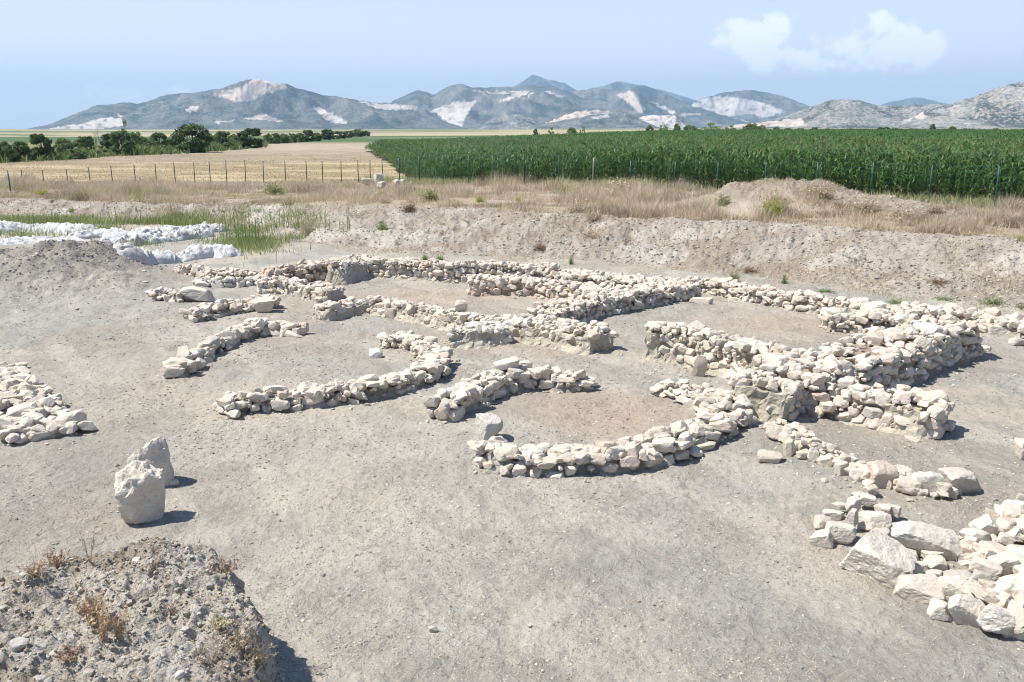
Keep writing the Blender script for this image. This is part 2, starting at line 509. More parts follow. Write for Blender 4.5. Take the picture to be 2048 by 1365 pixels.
# ------------------------------------------------------------------ the earth balk in the near corner
def build_balk():
    zt = 1.0
    out = np.array([P(u, v, zt)[:2] for u, v in ((-500, 1120), (-150, 1105), (30, 1100), (120, 1090), (230, 1082), (340, 1072), (410, 1082), (462, 1122), (488, 1180), (497, 1260), (505, 1330), (522, 1420), (540, 1600), (500, 1900), (-700, 1900))])
    x = np.arange(out[:, 0].min() - .3, out[:, 0].max() + .75, .0125); y = np.arange(max(2.6, out[:, 1].min() - .2), out[:, 1].max() + .7, .0125)
    x = x[x > -4.2]
    Xg, Yg = np.meshgrid(x, y)
    pts = np.stack([Xg.ravel(), Yg.ravel()], -1)
    wob = np.stack([fbm(pts[:, 0] * 2.6, pts[:, 1] * 2.6, 4, 71), fbm(pts[:, 0] * 2.6 + 40, pts[:, 1] * 2.6, 4, 72)], -1) * .16
    q = pts + wob
    d = np.full(len(q), 1e9); ins = np.zeros(len(q), bool)
    for i in range(len(out)):
        a, b = out[i], out[(i + 1) % len(out)]
        ab = b - a; tt = np.clip(((q - a) @ ab) / (ab @ ab), 0, 1)
        d = np.minimum(d, np.linalg.norm(q - a - tt[:, None] * ab, axis=1))
        cr = (a[1] > q[:, 1]) != (b[1] > q[:, 1])
        xi = a[0] + (q[:, 1] - a[1]) / (b[1] - a[1] + 1e-12) * ab[0]
        ins ^= cr & (q[:, 0] < xi)
    sd = np.where(ins, d, -d)
    X, Y = pts[:, 0], pts[:, 1]
    # the side falls steeply, with a crumbling foot
    prof = .82 * sstep(-.13, .05, sd) + .18 * sstep(-.5, -.05, sd)
    top = zt - .10 * sstep(.5, 0, sd) + .09 * fbm(X * 1.3, Y * 1.3, 3, 73) + .03 * (Y - 6)
    rough = .075 * fbm(X * 4, Y * 4, 4, 74) + .05 * (1 - 2 * np.abs(fbm(X * 7, Y * 7, 3, 75))) + .034 * fbm(X * 20, Y * 20, 3, 76)
    g0 = height(X, Y, False)
    Z = g0 - .04 + prof * (top + rough) + (1 - prof) * .03 * fbm(X * 9, Y * 9, 3, 77)
    # sideways crumble so that the side is not a smooth skirt
    side = sstep(-.2, -.02, sd) * (1 - sstep(.0, .12, sd))
    p3 = np.stack([X, Y, Z], -1)
    X = X + side * .13 * fbm3(p3 * 5, 3, 78); Y = Y + side * .13 * fbm3(p3 * 5 + 31, 3, 79)
    X = X + side * .05 * fbm3(p3 * 17, 2, 80)
    c = np.array([.44, .40, .335]) + (np.array([.33, .28, .22]) - np.array([.44, .40, .335])) * sstep(-.05, .4, fbm(X * 1.6, Y * 1.6, 4, 81))[:, None]
    c = c + (np.array([.45, .42, .37]) - c) * (sstep(.05, .45, fbm(X * 2.2 + 7, Y * 2.2, 4, 82)) * .8)[:, None]
    o = add('earth_mound', mesh_np('earth_mound', np.stack([X, Y, Z], -1), grid_faces(len(y), len(x)), M_GROUND, True, c))
    tag(o, 'crumbling grey earth mound with dry weeds in the near left corner', 'earth mound')
    return X.reshape(Xg.shape), Y.reshape(Xg.shape), Z.reshape(Xg.shape), sd.reshape(Xg.shape), x, y


BX, BY, BZ, BSD, bx_, by_ = build_balk()


def balk_z(x, y):
    i = int(np.clip(np.searchsorted(by_, y), 0, len(by_) - 1)); j = int(np.clip(np.searchsorted(bx_, x), 0, len(bx_) - 1))
    return float(BZ[i, j]), float(BSD[i, j])
# ------------------------------------------------------------------ stones
def ico(sub):
    bm = bmesh.new(); bmesh.ops.create_icosphere(bm, subdivisions=sub, radius=1)
    v = np.array([x.co[:] for x in bm.verts]); f = np.array([[q.index for q in p.verts] for p in bm.faces]); bm.free()
    return v / np.linalg.norm(v, axis=1)[:, None], f


ICO = {s: ico(s) for s in (1, 2, 3, 4, 5)}


def stone_shape(seed, sub=3, p=26, nz=.03, nplanes=None, boxy=.5, chips=0):
    r = np.random.default_rng(seed)
    D, f = ICO[sub]
    n = nplanes or r.integers(9, 14)
    pl = r.normal(size=(n, 3))
    k = int(n * boxy)
    ax = np.array([[1, 0, 0], [-1, 0, 0], [0, 1, 0], [0, -1, 0], [0, 0, 1], [0, 0, -1.]])
    pl = np.vstack([pl, ax + r.normal(size=(6, 3)) * .22])
    pl /= np.linalg.norm(pl, axis=1)[:, None]
    d = np.concatenate([r.uniform(.74, 1.12, n), r.uniform(.62, .82, 6)])
    if chips:                                   # small broken facets near the corners
        c = r.normal(size=(chips, 3)); c /= np.linalg.norm(c, axis=1)[:, None]
        pl = np.vstack([pl, c]); d = np.concatenate([d, r.uniform(.9, 1.06, chips)])
    m = np.maximum(D @ pl.T, 1e-4) / d
    rad = (m ** p).sum(1) ** (-1 / p)
    V = D * rad[:, None]
    V = V * (1 + nz * fbm3(V * 2.6 + seed, 3, seed % 97) + nz * .6 * fbm3(V * 7 + seed, 2, seed % 89))[:, None]
    lo, hi = V.min(0), V.max(0)
    V = (V - (lo + hi) / 2) / (hi - lo)
    return V, f


NV = 36
SHAPES = [stone_shape(100 + i, 3, 60 if i % 4 else 20, .045, int(5 + i % 6), .6, 5) for i in range(NV)]
SMALL = [stone_shape(300 + i, 2, 24, .02) for i in range(20)]
ST_ME = {}
WALLPTS = []


def stone_mesh(i, kind):
    if (i, kind) not in ST_ME:
        V, f = SHAPES[i]; ST_ME[i, kind] = mesh_np('stone', V, f, M_ST[kind][0], False)
    return ST_ME[i, kind]


def rotm(e): return np.array(Euler(e).to_matrix())


def poly_resample(pts, step):
    pts = np.asarray(pts, float); 
    for _ in range(2):                           # round the corners a little
        q = [pts[0]]
        for a, b in zip(pts[:-1], pts[1:]): q += [a * .8 + b * .2, a * .2 + b * .8]
        q.append(pts[-1]); pts = np.array(q)
    d = np.concatenate([[0], np.cumsum(np.linalg.norm(np.diff(pts[:, :2], axis=0), axis=1))])
    s = np.arange(0, d[-1] + 1e-6, step) if d[-1] > step else np.array([0, d[-1]])
    out = np.stack([np.interp(s, d, pts[:, k]) for k in range(pts.shape[1])], -1)
    T = np.gradient(out[:, :2], axis=0); T /= np.linalg.norm(T, axis=1)[:, None] + 1e-9
    return s, out, T


def core(name, S, X, T, W, H, Zb, mud, parent, base, r, lump=.05):
    """the earthen body of a wall: a lumpy rounded bar along the line, closed at both ends"""
    prof = []
    for k in range(10): prof.append((-1 + .07 * k / 9, k / 9))
    for k in range(1, 9): prof.append((-.93 + 1.86 * k / 9, 1.0))
    for k in range(10): prof.append((.93 + .07 * k / 9, 1 - k / 9))
    prof = np.array(prof); n = len(prof); m = len(S)
    Nn = np.stack([-T[:, 1], T[:, 0]], -1)
    V = np.zeros((m, n, 3))
    V[:, :, :2] = X[:, None, :2] + Nn[:, None, :] * (prof[None, :, 0] * (W[:, None] / 2))[..., None]
    V[:, :, :2] += Nn[:, None, :] * (np.sign(prof[:, 0]) * .22 * (1 - prof[:, 1]) ** 3)[None, :, None]
    V[:, :, 2] = (Zb - .08)[:, None] + prof[None, :, 1] * (H + .08)[:, None]
    rings = []
    for e, sg in ((0, -1), (m - 1, 1)):          # end faces: shrinking rings
        cen = V[e].mean(0); cen[2] = V[e][:, 2].min() - .05; rr = []
        for q in (.8, .6, .4, .2, .01): rr.append(cen + (V[e] - cen) * q + np.array([*(T[e] * sg * .03), 0]))
        rings.append(np.array(rr))
    full = np.concatenate([rings[0][::-1], V, rings[1]])
    m2 = len(full)
    v = full.reshape(-1, 3)
    v = v + lump * 1.5 * np.stack([fbm3(v * 4 + q, 3, 55 + q) for q in range(3)], -1) + lump * np.stack([fbm3(v * 13 + q, 3, 65 + q) for q in range(3)], -1)
    f = grid_faces(m2, n)
    c = np.asarray(mud) * (1 + .14 * fbm3(v * 2.2, 3, 91))[:, None]
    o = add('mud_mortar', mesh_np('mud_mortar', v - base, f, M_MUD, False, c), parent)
    return o


def wall(name, label, cat, pts, H, W, kind='cream', courses=None, messy=.5, size=(.17, .32), mud=(.36, .32, .26), mudfaces=(), cap=1.0, capsize=(.13, .26),
         lean=0, nmax=100, seed=0, group=None, wcore=None, extra=(), gaps=0, hvar=.05, lump=.05):
    """pts: spots of the photograph on the centre line of the wall's top. One thing: mortar body, up to nmax stones as parts, the rest as rubble."""
    r = np.random.default_rng(1000 + seed)
    n = len(pts)
    Hs = np.broadcast_to(np.asarray(H, float), (n,)); Ws = np.broadcast_to(np.asarray(W, float), (n,))
    L = np.array([[*P(u, v, h)[:2], h, w] for (u, v), h, w in zip(pts, Hs, Ws)])
    S, X, T = poly_resample(L, .05)
    total = S[-1]
    Zb = height(X[:, 0], X[:, 1], False)
    Hh, Ww = X[:, 2], X[:, 3]
    base = np.array([*X[0, :2], Zb[0]])
    root = empty(name, base); tag(root, label, cat, group, 'thing'); WALLPTS.append((X[:, :2], Ww))
    fm = np.zeros(len(S))
    for a, b in mudfaces: fm = np.maximum(fm, sstep(a - .04, a + .02, S / total) * (1 - sstep(b - .02, b + .04, S / total)) if a > 0 else 1 - sstep(b - .02, b + .04, S / total))
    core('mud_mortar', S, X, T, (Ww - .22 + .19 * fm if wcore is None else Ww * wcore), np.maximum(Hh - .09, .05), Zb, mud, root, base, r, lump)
    L_ = []
    def at(s):
        k = lambda a: np.interp(s, S, a)
        t = np.array([k(T[:, 0]), k(T[:, 1])]); t /= np.linalg.norm(t) + 1e-9
        return np.array([k(X[:, 0]), k(X[:, 1])]), t, np.array([-t[1], t[0]]), k(Hh), k(Ww), k(Zb)
    muddy = lambda s: any(a <= s / total <= b for a, b in mudfaces)
    hm = Hh.max()
    ch = .135
    nc = courses or max(1, int(round(hm / ch)))
    for c in range(nc):
        for side in (-1, 1):
            s = r.uniform(-.05, .1)
            while s < total:
                l = .88 * r.uniform(*size) * (1.15 if c == 0 else 1) * float(np.exp(np.clip(r.normal(-.03, .24), -.5, .45)))
                p, t, nn, h, w, zb = at(min(s + l / 2, total))
                hh = h / nc
                if not (muddy(s) and r.random() < .72) and not (c == nc - 1 and r.random() < gaps) and r.random() > .06 + .06 * messy:
                    d = r.uniform(.16, .28)
                    off = side * (w / 2 - d * .42 + r.normal(0, .022 + .03 * messy) - .05 * c / nc)
                    q = p + nn * off
                    z = zb + hh * (c + .5) + r.normal(0, .02 + .035 * messy)
                    L_.append((np.array([q[0], q[1], z]), np.array([l * r.uniform(.98, 1.12), d, min(hh * r.uniform(.85, 1.6), l * .95)]), (r.normal(0, .09 + .16 * messy), r.normal(0, .10 + .18 * messy), math.atan2(t[1], t[0]) + r.normal(0, .12 + .3 * messy)), nn * side, 1.0))
                s += l * .97
        for e in (0, 1):                          # stones across the two ends
            if muddy(0.001 if e == 0 else total * .999): continue
            p, t, nn, h, w, zb = at(total * e); o = -w / 2 + .08
            while o < w / 2 - .05:
                l = r.uniform(*size); hh = h / nc
                q = p + nn * (o + l / 2) + t * (1 if e else -1) * r.uniform(-.03, .05)
                L_.append((np.array([*q, zb + hh * (c + .5)]), np.array([l, r.uniform(.16, .26), hh * r.uniform(1, 1.3)]), (r.normal(0, .12), r.normal(0, .12), math.atan2(nn[1], nn[0]) + r.normal(0, .2)), t * (1 if e else -1), 1.0)); o += l * .95
    # the broken top: flat stones lying every way
    for _ in range(int(total * nc * 7)):           # small chinking stones between the big ones
        s = r.uniform(0, total); p, t, nn, h, w, zb = at(s); side = 1 if r.random() < .5 else -1
        if muddy(s) and r.random() < .5: continue
        l = r.uniform(.06, .13)
        L_.append((np.array([*(p + nn * side * (w / 2 - r.uniform(.0, .08))), zb + h * r.uniform(.05, 1)]), np.array([l, l * r.uniform(.6, 1), l * r.uniform(.5, .9)]), (r.normal(0, .4), r.normal(0, .4), r.uniform(0, 6.28)), nn * side, .6))
    area = total * Ww.mean(); a1 = (.87 * (capsize[0] + capsize[1]) / 2) ** 2 * .62
    for _ in range(int(area / a1 * cap)):
        s = r.uniform(0, total); p, t, nn, h, w, zb = at(s)
        l = .87 * r.uniform(*capsize) * float(np.exp(np.clip(r.normal(-.06, .28), -.6, .5))); b = l * r.uniform(.55, .95); hh = l * r.uniform(.3, .8)
        q = p + nn * r.uniform(-.5, .5) * (w - .08)
        z = zb + h - .02 + r.uniform(-.02, .03) + hvar * float(noise2(np.array([q[0] * 2.5]), np.array([q[1] * 2.5]), 7)[0])
        L_.append((np.array([*q, z]), np.array([l, b, hh]), (r.normal(0, .24), r.normal(0, .24), r.uniform(0, 6.28)), None, 1.0))
    for (u, v, zz, l, b, hh, rz) in extra:
        q = P(u, v, zz); L_.append((q, np.array([l, b, hh]), (r.normal(0, .08), r.normal(0, .08), rz), None, 3.0))
    place_stones(L_, root, base, kind, nmax, r)
    return root


def place_stones(L_, root, base, kind, nmax, r):
    cam = np.array([0, 0, HCAM]); sc = []
    for (p, d, e, nf, k) in L_:
        to = cam - p; dist = np.linalg.norm(to); to /= dist
        f = 1.0 if nf is None else max(.03, float(nf @ to[:2]) + .25)
        sc.append(d[0] * (d[2] + d[1]) / dist ** 2 * f * k)
    order = np.argsort(sc)[::-1]
    big, rest = order[:nmax], order[nmax:]
    for i in big:
        p, d, e, nf, k = L_[i]
        o = add('stone', stone_mesh(int(r.integers(NV)), kind), root, p - base, (e[0] + (math.pi if r.random() < .4 else 0), e[1], e[2] + (math.pi if r.random() < .5 else 0)), d)
    if len(rest):
        B = Bag()
        for i in rest:
            p, d, e, nf, k = L_[i]
            V, f = SMALL[int(r.integers(len(SMALL)))]
            B.put((V * d) @ rotm(e).T + p - base, None, f, (r.random(), r.random(), 0))
        o = add('rubble', B.mesh('rubble', M_ST[kind][1]), root); o['kind'] = 'stuff'


# ------------------------------------------------------------------ walls of the dig (photo spots on the top of each)
SW = 'stone wall'
MUDC = (.41, .37, .295)
wall('stone_wall', 'long straight stone wall at the very back, along the foot of the bank', SW, [(694, 516), (760, 519), (830, 523), (920, 527), (1010, 529), (1108, 534)], .53, .62, seed=1, mudfaces=((0, .08),), nmax=100)
wall('stone_wall', 'stone wall with burnt orange stones at its left end, before the back wall', SW, [(944, 556), (1010, 556), (1080, 560), (1150, 570), (1215, 580)], .44, .8, 'cream', seed=2, mud=(.40, .31, .23))
wall('stone_wall', 'broad patch of stone wall joining the back wall to the diagonal wall', SW, [(1112, 545), (1190, 551), (1280, 560), (1360, 566)], .38, 1.2, messy=1., seed=3, capsize=(.14, .3))
wall('stone_wall', 'low straggling stone wall at the far left beside the white covers', SW, [(366, 536), (420, 545), (480, 549), (535, 547)], .18, .7, messy=1., seed=4, capsize=(.13, .26))
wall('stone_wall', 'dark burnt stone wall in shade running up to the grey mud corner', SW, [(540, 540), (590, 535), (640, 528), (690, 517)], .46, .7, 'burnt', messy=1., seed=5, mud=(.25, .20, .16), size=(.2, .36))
wall('mud_wall_corner', 'grey mud plastered wall corner without facing stones, left end of back wall', 'mud wall', [(668, 530), (700, 524), (714, 518)], .58, .62, seed=6, mud=(.39, .35, .285), mudfaces=((0, 1),), wcore=1.02, cap=.7)
wall('stone_wall', 'stone wall with rounded right end in front of the dark burnt wall', SW, [(522, 562), (560, 560), (620, 570), (672, 578)], .32, .72, seed=7, mudfaces=((.85, 1),), mud=(.36, .335, .29))
wall('stone_wall', 'thin line of stones behind the big pale slab at far left', SW, [(392, 563), (440, 562), (480, 560), (530, 557)], .18, .42, 'grey', seed=8)
wall('stone_wall', 'short ragged row of stones left of the big pale slab', SW, [(307, 587), (335, 583), (362, 588)], .22, .5, messy=1., seed=9, size=(.18, .34))
wall('stone_wall', 'short rubble wall ending in a large rounded block, under the big slab', SW, [(386, 621), (425, 613), (470, 607), (515, 597), (548, 594)], .25, .6, messy=1., seed=10, size=(.18, .36), mud=(.31, .28, .24), extra=((528, 610, .2, .62, .5, .42, .1),))
wall('stone_wall', 'curved left arc of stones below the flat white slab', SW, [(352, 733), (392, 706), (432, 682), (480, 661), (520, 649), (560, 648), (598, 655)], .20, .46, 'cream', messy=1., seed=11, size=(.2, .42), capsize=(.15, .34), nmax=100, cap=1.5, extra=((492, 660, .17, .62, .34, .22, .35), (396, 708, .17, .42, .32, .26, .6), (446, 684, .17, .44, .3, .2, .7)), gaps=.1)
wall('stone_wall', 'long curved stone wall in the left middle, hooked at its right end', SW, [(775, 672), (815, 668), (845, 684), (872, 706), (872, 728), (830, 745), (770, 762), (700, 772), (630, 781), (560, 785), (500, 789), (446, 801)], .22, .5, messy=1., seed=12, size=(.17, .34), capsize=(.14, .32), gaps=.15, mud=(.31, .29, .25))
wall('stone_wall', 'stone wall with muddy squared left end across the middle of the dig', SW, [(640, 615), (690, 605), (735, 599), (800, 607), (870, 619), (940, 632), (1010, 640), (1060, 644)], .33, .6, seed=13, mudfaces=((0, .24),), mud=MUDC, wcore=.98)
wall('stone_wall', 'muddy stub of wall jutting towards us left of centre gap', SW, [(905, 652), (950, 653), (1008, 649)], .38, .75, 'grey', seed=14, mudfaces=((0, .75),), mud=MUDC, wcore=1.02)
wall('stone_wall', 'blocky stub of wall right of centre gap with mud covered corner', SW, [(1062, 640), (1110, 645), (1160, 655), (1206, 664)], .42, .8, seed=15, mudfaces=((.72, 1),), mud=MUDC, wcore=1.0)
wall('stone_wall', 'wide diagonal stone wall from the centre up to the back right corner', SW, [(1090, 620), (1150, 604), (1220, 588), (1290, 577), (1375, 564)], .40, 1.0, seed=16, size=(.18, .3))
wall('stone_wall', 'stone wall of pale blocks along the back right, below the bare bank', SW, [(1375, 558), (1430, 561), (1490, 573), (1550, 583), (1620, 592), (1690, 602), (1738, 605)], .35, .62, seed=17, size=(.18, .34), capsize=(.15, .32))
wall('stone_wall', 'rubble wall linking back right wall to the great diagonal wall', SW, [(1655, 625), (1720, 628), (1790, 632), (1850, 640)], .38, 1.0, messy=1., seed=18, capsize=(.16, .34))
wall('stone_wall', 'low rubble wall running off the right edge below the bank', SW, [(1790, 617), (1860, 616), (1930, 623), (2000, 636), (2090, 652)], .28, 1.0, messy=1., seed=19, capsize=(.16, .34), extra=((1745, 617, .3, .7, .4, .35, .3),))
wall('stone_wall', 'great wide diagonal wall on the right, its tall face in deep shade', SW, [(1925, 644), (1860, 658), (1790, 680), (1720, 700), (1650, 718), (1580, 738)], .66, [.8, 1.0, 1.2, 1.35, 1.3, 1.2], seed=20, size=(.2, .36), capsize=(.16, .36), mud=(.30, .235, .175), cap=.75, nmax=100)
wall('stone_wall', 'tall stone wall with well set facing stones, left arm of great diagonal wall', SW, [(1300, 650), (1350, 653), (1410, 664), (1470, 680), (1530, 700), (1590, 722)], .66, .62, seed=21, size=(.2, .36), capsize=(.15, .32), mudfaces=((0, .06),), mud=MUDC, extra=((1400, 735, .18, .28, .14, .46, -.1),))
wall('mud_wall_block', 'tall muddy pier of stones under the junction of the great wall', 'mud wall', [(1478, 752), (1530, 757), (1590, 768)], .58, .7, seed=22, mudfaces=((.2, .9),), mud=(.35, .315, .25), wcore=.98, size=(.2, .36))
wall('stone_wall', 'right arm of the great wall with squared end casting a short shadow', SW, [(1640, 760), (1700, 775), (1770, 789), (1830, 800), (1880, 812)], .47, .64, seed=23, size=(.18, .32), capsize=(.16, .3), mud=MUDC, mudfaces=((.62, .97),))
wall('stone_wall', 'upper left arc of the round stone ring in the centre', SW, [(884, 797), (930, 779), (975, 757), (1025, 741), (1080, 738), (1135, 746), (1182, 763)], [.33, .33, .33, .32, .3, .26, .12], .48, seed=24, size=(.17, .34), capsize=(.14, .3), extra=((1013, 730, .45, .5, .24, .2, .35),), gaps=.1)
wall('stone_wall', 'lower right arc of the round stone ring in the centre', SW, [(972, 880), (1000, 898), (1060, 906), (1130, 906), (1215, 900), (1300, 889), (1375, 868), (1430, 845), (1458, 820), (1440, 795), (1400, 776), (1340, 768)], [.26] * 9 + [.26, .24, .12], [.52] * 7 + [.62, .75, .7, .6, .5], seed=25, size=(.18, .36), capsize=(.14, .32), gaps=.1, mud=(.31, .29, .25))
wall('rubble_pavement', 'flat low spread of rubble stones at the left edge', 'rubble', [(-60, 745), (-20, 770), (20, 800), (55, 830), (90, 862)], .12, [1.5, 1.5, 1.35, 1.2, 1.0], seed=26, courses=1, size=(.2, .42), capsize=(.14, .36), hvar=.03, extra=((40, 792, .12, .8, .4, .14, .3),))
wall('stone_wall', 'large stone wall running off the right edge in the near right corner', SW, [(2095, 1005), (2055, 1050), (2020, 1090), (2000, 1140), (2025, 1190), (2080, 1225)], .20, .8, 'cream', messy=1., cap=1., seed=27, size=(.18, .32), capsize=(.14, .32))
wall('stone_wall', 'low line of small stones running between the single boulders right of the ring', SW, [(1556, 862), (1600, 892), (1660, 915), (1720, 938), (1790, 955), (1850, 970), (1905, 978)], .13, .34, seed=28, messy=.8, size=(.12, .26), capsize=(.1, .22), mud=(.34, .305, .25))
# ------------------------------------------------------------------ boulders that lie or stand by themselves
def hero_mesh(seed, kind, sub=4, p=55, nz=.06, boxy=.6, chips=14, shear=None):
    V, f = stone_shape(seed, sub, p, nz, 7, boxy, chips)
    V = V + .016 * np.stack([fbm3(V * 14 + seed, 3, 3 + k) for k in range(3)], -1)
    if shear: V[:, 0] += shear[0] * (V[:, 2] + .5); V[:, 1] += shear[1] * (V[:, 2] + .5)
    return mesh_np('boulder', V, f, M_ST[kind][0], False)


def boulder(label, u, vb, w, h, dep=.7, kind='cream', seed=0, rz=0., tilt=(0, 0), zadd=0., sub=4, cat='boulder', name='boulder', parent=None, base=None, hh=None, zp=None, **k):
    g = G(u, vb) if zp is None else P(u, vb, zp); dist = np.linalg.norm(g - np.array([0, 0, HCAM]))
    A = math.atan2(HCAM - g[2], math.hypot(g[0], g[1]))
    W = w * dist / F; D = W * dep
    H = hh or max(.45 * W, (h * dist / F - D * math.sin(A) * .75) / math.cos(A))
    d = np.array([g[0], g[1], 0]); d /= np.linalg.norm(d)
    p = g + d * D * .42; p[2] = (hz(p[0], p[1]) if zp is None else zp) + H * .40 + zadd
    me = hero_mesh(seed, kind, sub, **k)
    o = add(name, me, parent, p if base is None else p - base, (tilt[0], tilt[1], rz), (W, D, H * 1.1))
    if label: tag(o, label, cat)
    return o


q = lambda x, y: (1348 + x / 2.73, 520 + y / 2.73)
ROW = [(560, 985, 110, 100), (625, 1075, 60, 90), (655, 1020, 75, 70), (710, 1040, 85, 55), (700, 1095, 60, 55), (760, 1110, 60, 80), (815, 1075, 90, 75), (825, 1140, 80, 65), (872, 1113, 80, 45),
       (910, 1185, 70, 75), (950, 1122, 80, 45), (1000, 1220, 75, 75), (1025, 1162, 45, 55), (1080, 1250, 80, 55), (1125, 1258, 150, 145), (1245, 1218, 90, 75), (1270, 1302, 120, 95), (1300, 1308, 50, 45), (1395, 1305, 110, 125),
       (1480, 1297, 70, 50), (1530, 1292, 180, 135)]
ORD = ['first', 'second', 'third', 'fourth', 'fifth', 'sixth', 'seventh', 'eighth', 'ninth', 'tenth', 'eleventh', 'twelfth', 'thirteenth', 'fourteenth', 'fifteenth', 'sixteenth', 'seventeenth', 'eighteenth', 'nineteenth', 'twentieth',
       'twenty-first', 'twenty-second', 'twenty-third', 'twenty-fourth', 'twenty-fifth', 'twenty-sixth', 'twenty-seventh', 'twenty-eighth', 'twenty-ninth', 'thirtieth', 'thirty-first', 'thirty-second', 'thirty-third', 'thirty-fourth', 'thirty-fifth', 'thirty-sixth', 'thirty-seventh', 'thirty-eighth', 'thirty-ninth', 'fortieth']
for i, (x, y, w, h) in enumerate(sorted(ROW, key=lambda t: t[0])):
    u, v = q(x, y)
    lab = 'biggest orange tinged boulder closing the single row of boulders' if w == 180 else 'large grey cream boulder in mid row, tallest before the row end' if w == 150 else f'cream boulder, {ORD[i]} from the ring wall in the single row of boulders'
    o = boulder(lab, u, v, w / 2.73 * 1.12, h / 2.73 * 1.05, .8, ['cream', 'cream', 'grey', 'pale'][i % 4] if w < 140 else 'cream', 500 + i, rz=random.uniform(-.5, .5), tilt=(random.uniform(-.2, .2), random.uniform(-.25, .25)), sub=4)
    o['group'] = 'single row of boulders on the right'

q8 = lambda x, y: (1348 + x / 2.926, 900 + y / 2.926)
NEARW = [(1075, 330, 80, 50), (1150, 308, 90, 36), (970, 392, 80, 50), (1045, 402, 75, 90), (1130, 380, 90, 75), (1215, 420, 95, 75), (1275, 432, 80, 70), (925, 432, 110, 65), (1165, 497, 185, 105), (875, 492, 115, 85), (1035, 512, 65, 115),
         (965, 560, 155, 140), (860, 590, 120, 110), (1210, 538, 110, 65), (1340, 640, 130, 110), (1380, 692, 95, 75), (1410, 745, 135, 85), (1500, 675, 130, 60), (1520, 735, 130, 85), (1520, 785, 85, 60), (1560, 922, 130, 85),
         (1780, 872, 155, 115), (1550, 1020, 125, 125), (1960, 852, 145, 95), (1990, 922, 105, 95), (1700, 690, 120, 70), (1850, 770, 170, 90), (1640, 830, 120, 60)]
b0 = G(*q8(1100, 560)); nw = empty('stone_wall', b0)
tag(nw, 'short wall of big loose stones around the two huge boulders, near right', 'stone wall')
for i, (x, y, w, h) in enumerate(NEARW):
    u, v = q8(x, y)
    o = boulder(None, u, v, w / 2.926, h / 2.926, .8, ['pale', 'cream', 'pale', 'grey'][i % 4], 560 + i, rz=random.uniform(-.6, .6), tilt=(random.uniform(-.2, .2), random.uniform(-.2, .2)), zadd=.06 if y < 560 and w < 100 else 0, name='stone', parent=nw, base=b0)
for lab, x, y, w, h, dep, kind, rz, tilt, hh in (
        ('huge upright cream boulder with pitted face, behind the huge pale slab', 1440, 655, 375, 225, .62, 'pale', -.12, (0, .08), None),
        ('huge pale boulder slab sloping to the right, biggest of the near corner', 1185, 795, 345, 300, .85, 'pale', -.55, (.15, .25), .42),
        ('flat triangular stone slab below the huge pale slab', 1430, 905, 245, 175, .62, 'pale', -.35, (.12, .1), .22),
        ('long thick stone slab tilted down to the right in near corner', 1660, 935, 250, 165, .55, 'cream', -.5, (.2, .1), .26),
        ('rounded stone block wedged under the tilted long slab', 1690, 1045, 190, 150, .7, 'cream', -.2, (.1, 0), .3),
        ('wide flat cream stone right of the tilted long slab', 1860, 995, 235, 115, .6, 'cream', .05, (.05, .05), .24),
        ('broad layered grey boulder lowest in the near right corner', 1900, 1132, 270, 135, .7, 'grey', -.1, (.1, .05), .28),
        ('tall pale stone leaning at the right edge, near corner', 2035, 1085, 140, 230, .6, 'pale', .3, (-.1, .2), .42)):
    u, v = q8(x, y)
    boulder(lab, u, v, w / 2.926, h / 2.926, dep, kind, abs(hash(lab[:9])) % 1 + 640 + int(x) % 50, rz=rz, tilt=tilt, sub=5, hh=hh)


def standing(label, u, v, W, D, H, rz, seed, kind, off=0., tilt=(0, 0), taper=.0, p=34, nz=.03):
    g = G(u, v)
    V, f = stone_shape(seed, 5, 70, .02, 4, .6, 30)
    nr = V / np.linalg.norm(V, axis=1)[:, None]
    V = V + nr * (.09 * (.5 - np.abs(fbm3(V * 5 + seed, 4, 31))) + .11 * np.minimum(0, fbm3(V * 3.2 + seed, 3, 37) + .05))[:, None]
    V = V + .016 * np.stack([fbm3(V * 9 + seed, 4, 13 + k) for k in range(3)], -1) + .006 * np.stack([fbm3(V * 30 + seed, 2, 23 + k) for k in range(3)], -1)
    V[:, :2] *= (1 - taper * (V[:, 2:3] + .5))
    top = V[:, 2] > .25
    V[:, 2] += top * .09 * fbm3(V * 5 + 3, 3, 44)
    me = mesh_np('standing_stone', V, f, M_ST[kind][0], False)
    o = add('standing_stone', me, None, (g[0], g[1], g[2] + H * .46), (tilt[0], tilt[1], rz), (W, D, H))
    tag(o, label, 'standing stone'); return o


standing('squarish upright stone with flat shaded face, in front of pointed stone', 288, 1037, .52, .42, .70, .45, 905, 'cream', tilt=(-.03, -.05), taper=-.06)
standing('pointed upright stone standing behind the squarish one', 303, 966, .58, .46, .68, .2, 917, 'pale', tilt=(.0, .05), taper=.25)
boulder('small angular stone in the shadow of the pointed upright stone', 347, 969, 22, 15, .8, 'grey', 931, rz=.4)
boulder('upright grey boulder at the left end of the lower ring arc', 978, 884, 60, 62, .75, 'grey', 1937, rz=.3, hh=.42, tilt=(.1, -.1), p=24)
boulder('flat white slab lying above the left arc of stones', 513, 651, 52, 15, .45, 'pale', 934, rz=.1, hh=.14)
boulder('big pale slab leaning in the short row at far left', 397, 606, 66, 36, .5, 'pale', 935, rz=-.2, hh=.42)
boulder('small square stone block alone beside the hooked wall', 752, 716, 28, 22, .8, 'grey', 936, hh=.2)
boulder('long white stone lying on its side in the back right room', 1402, 610, 46, 20, .35, 'pale', 937, rz=-.45, hh=.16)
boulder('pinkish flat stone alone on the slope below the ring wall', 1540, 930, 50, 26, .5, 'cream', 938, rz=-.3, hh=.14)
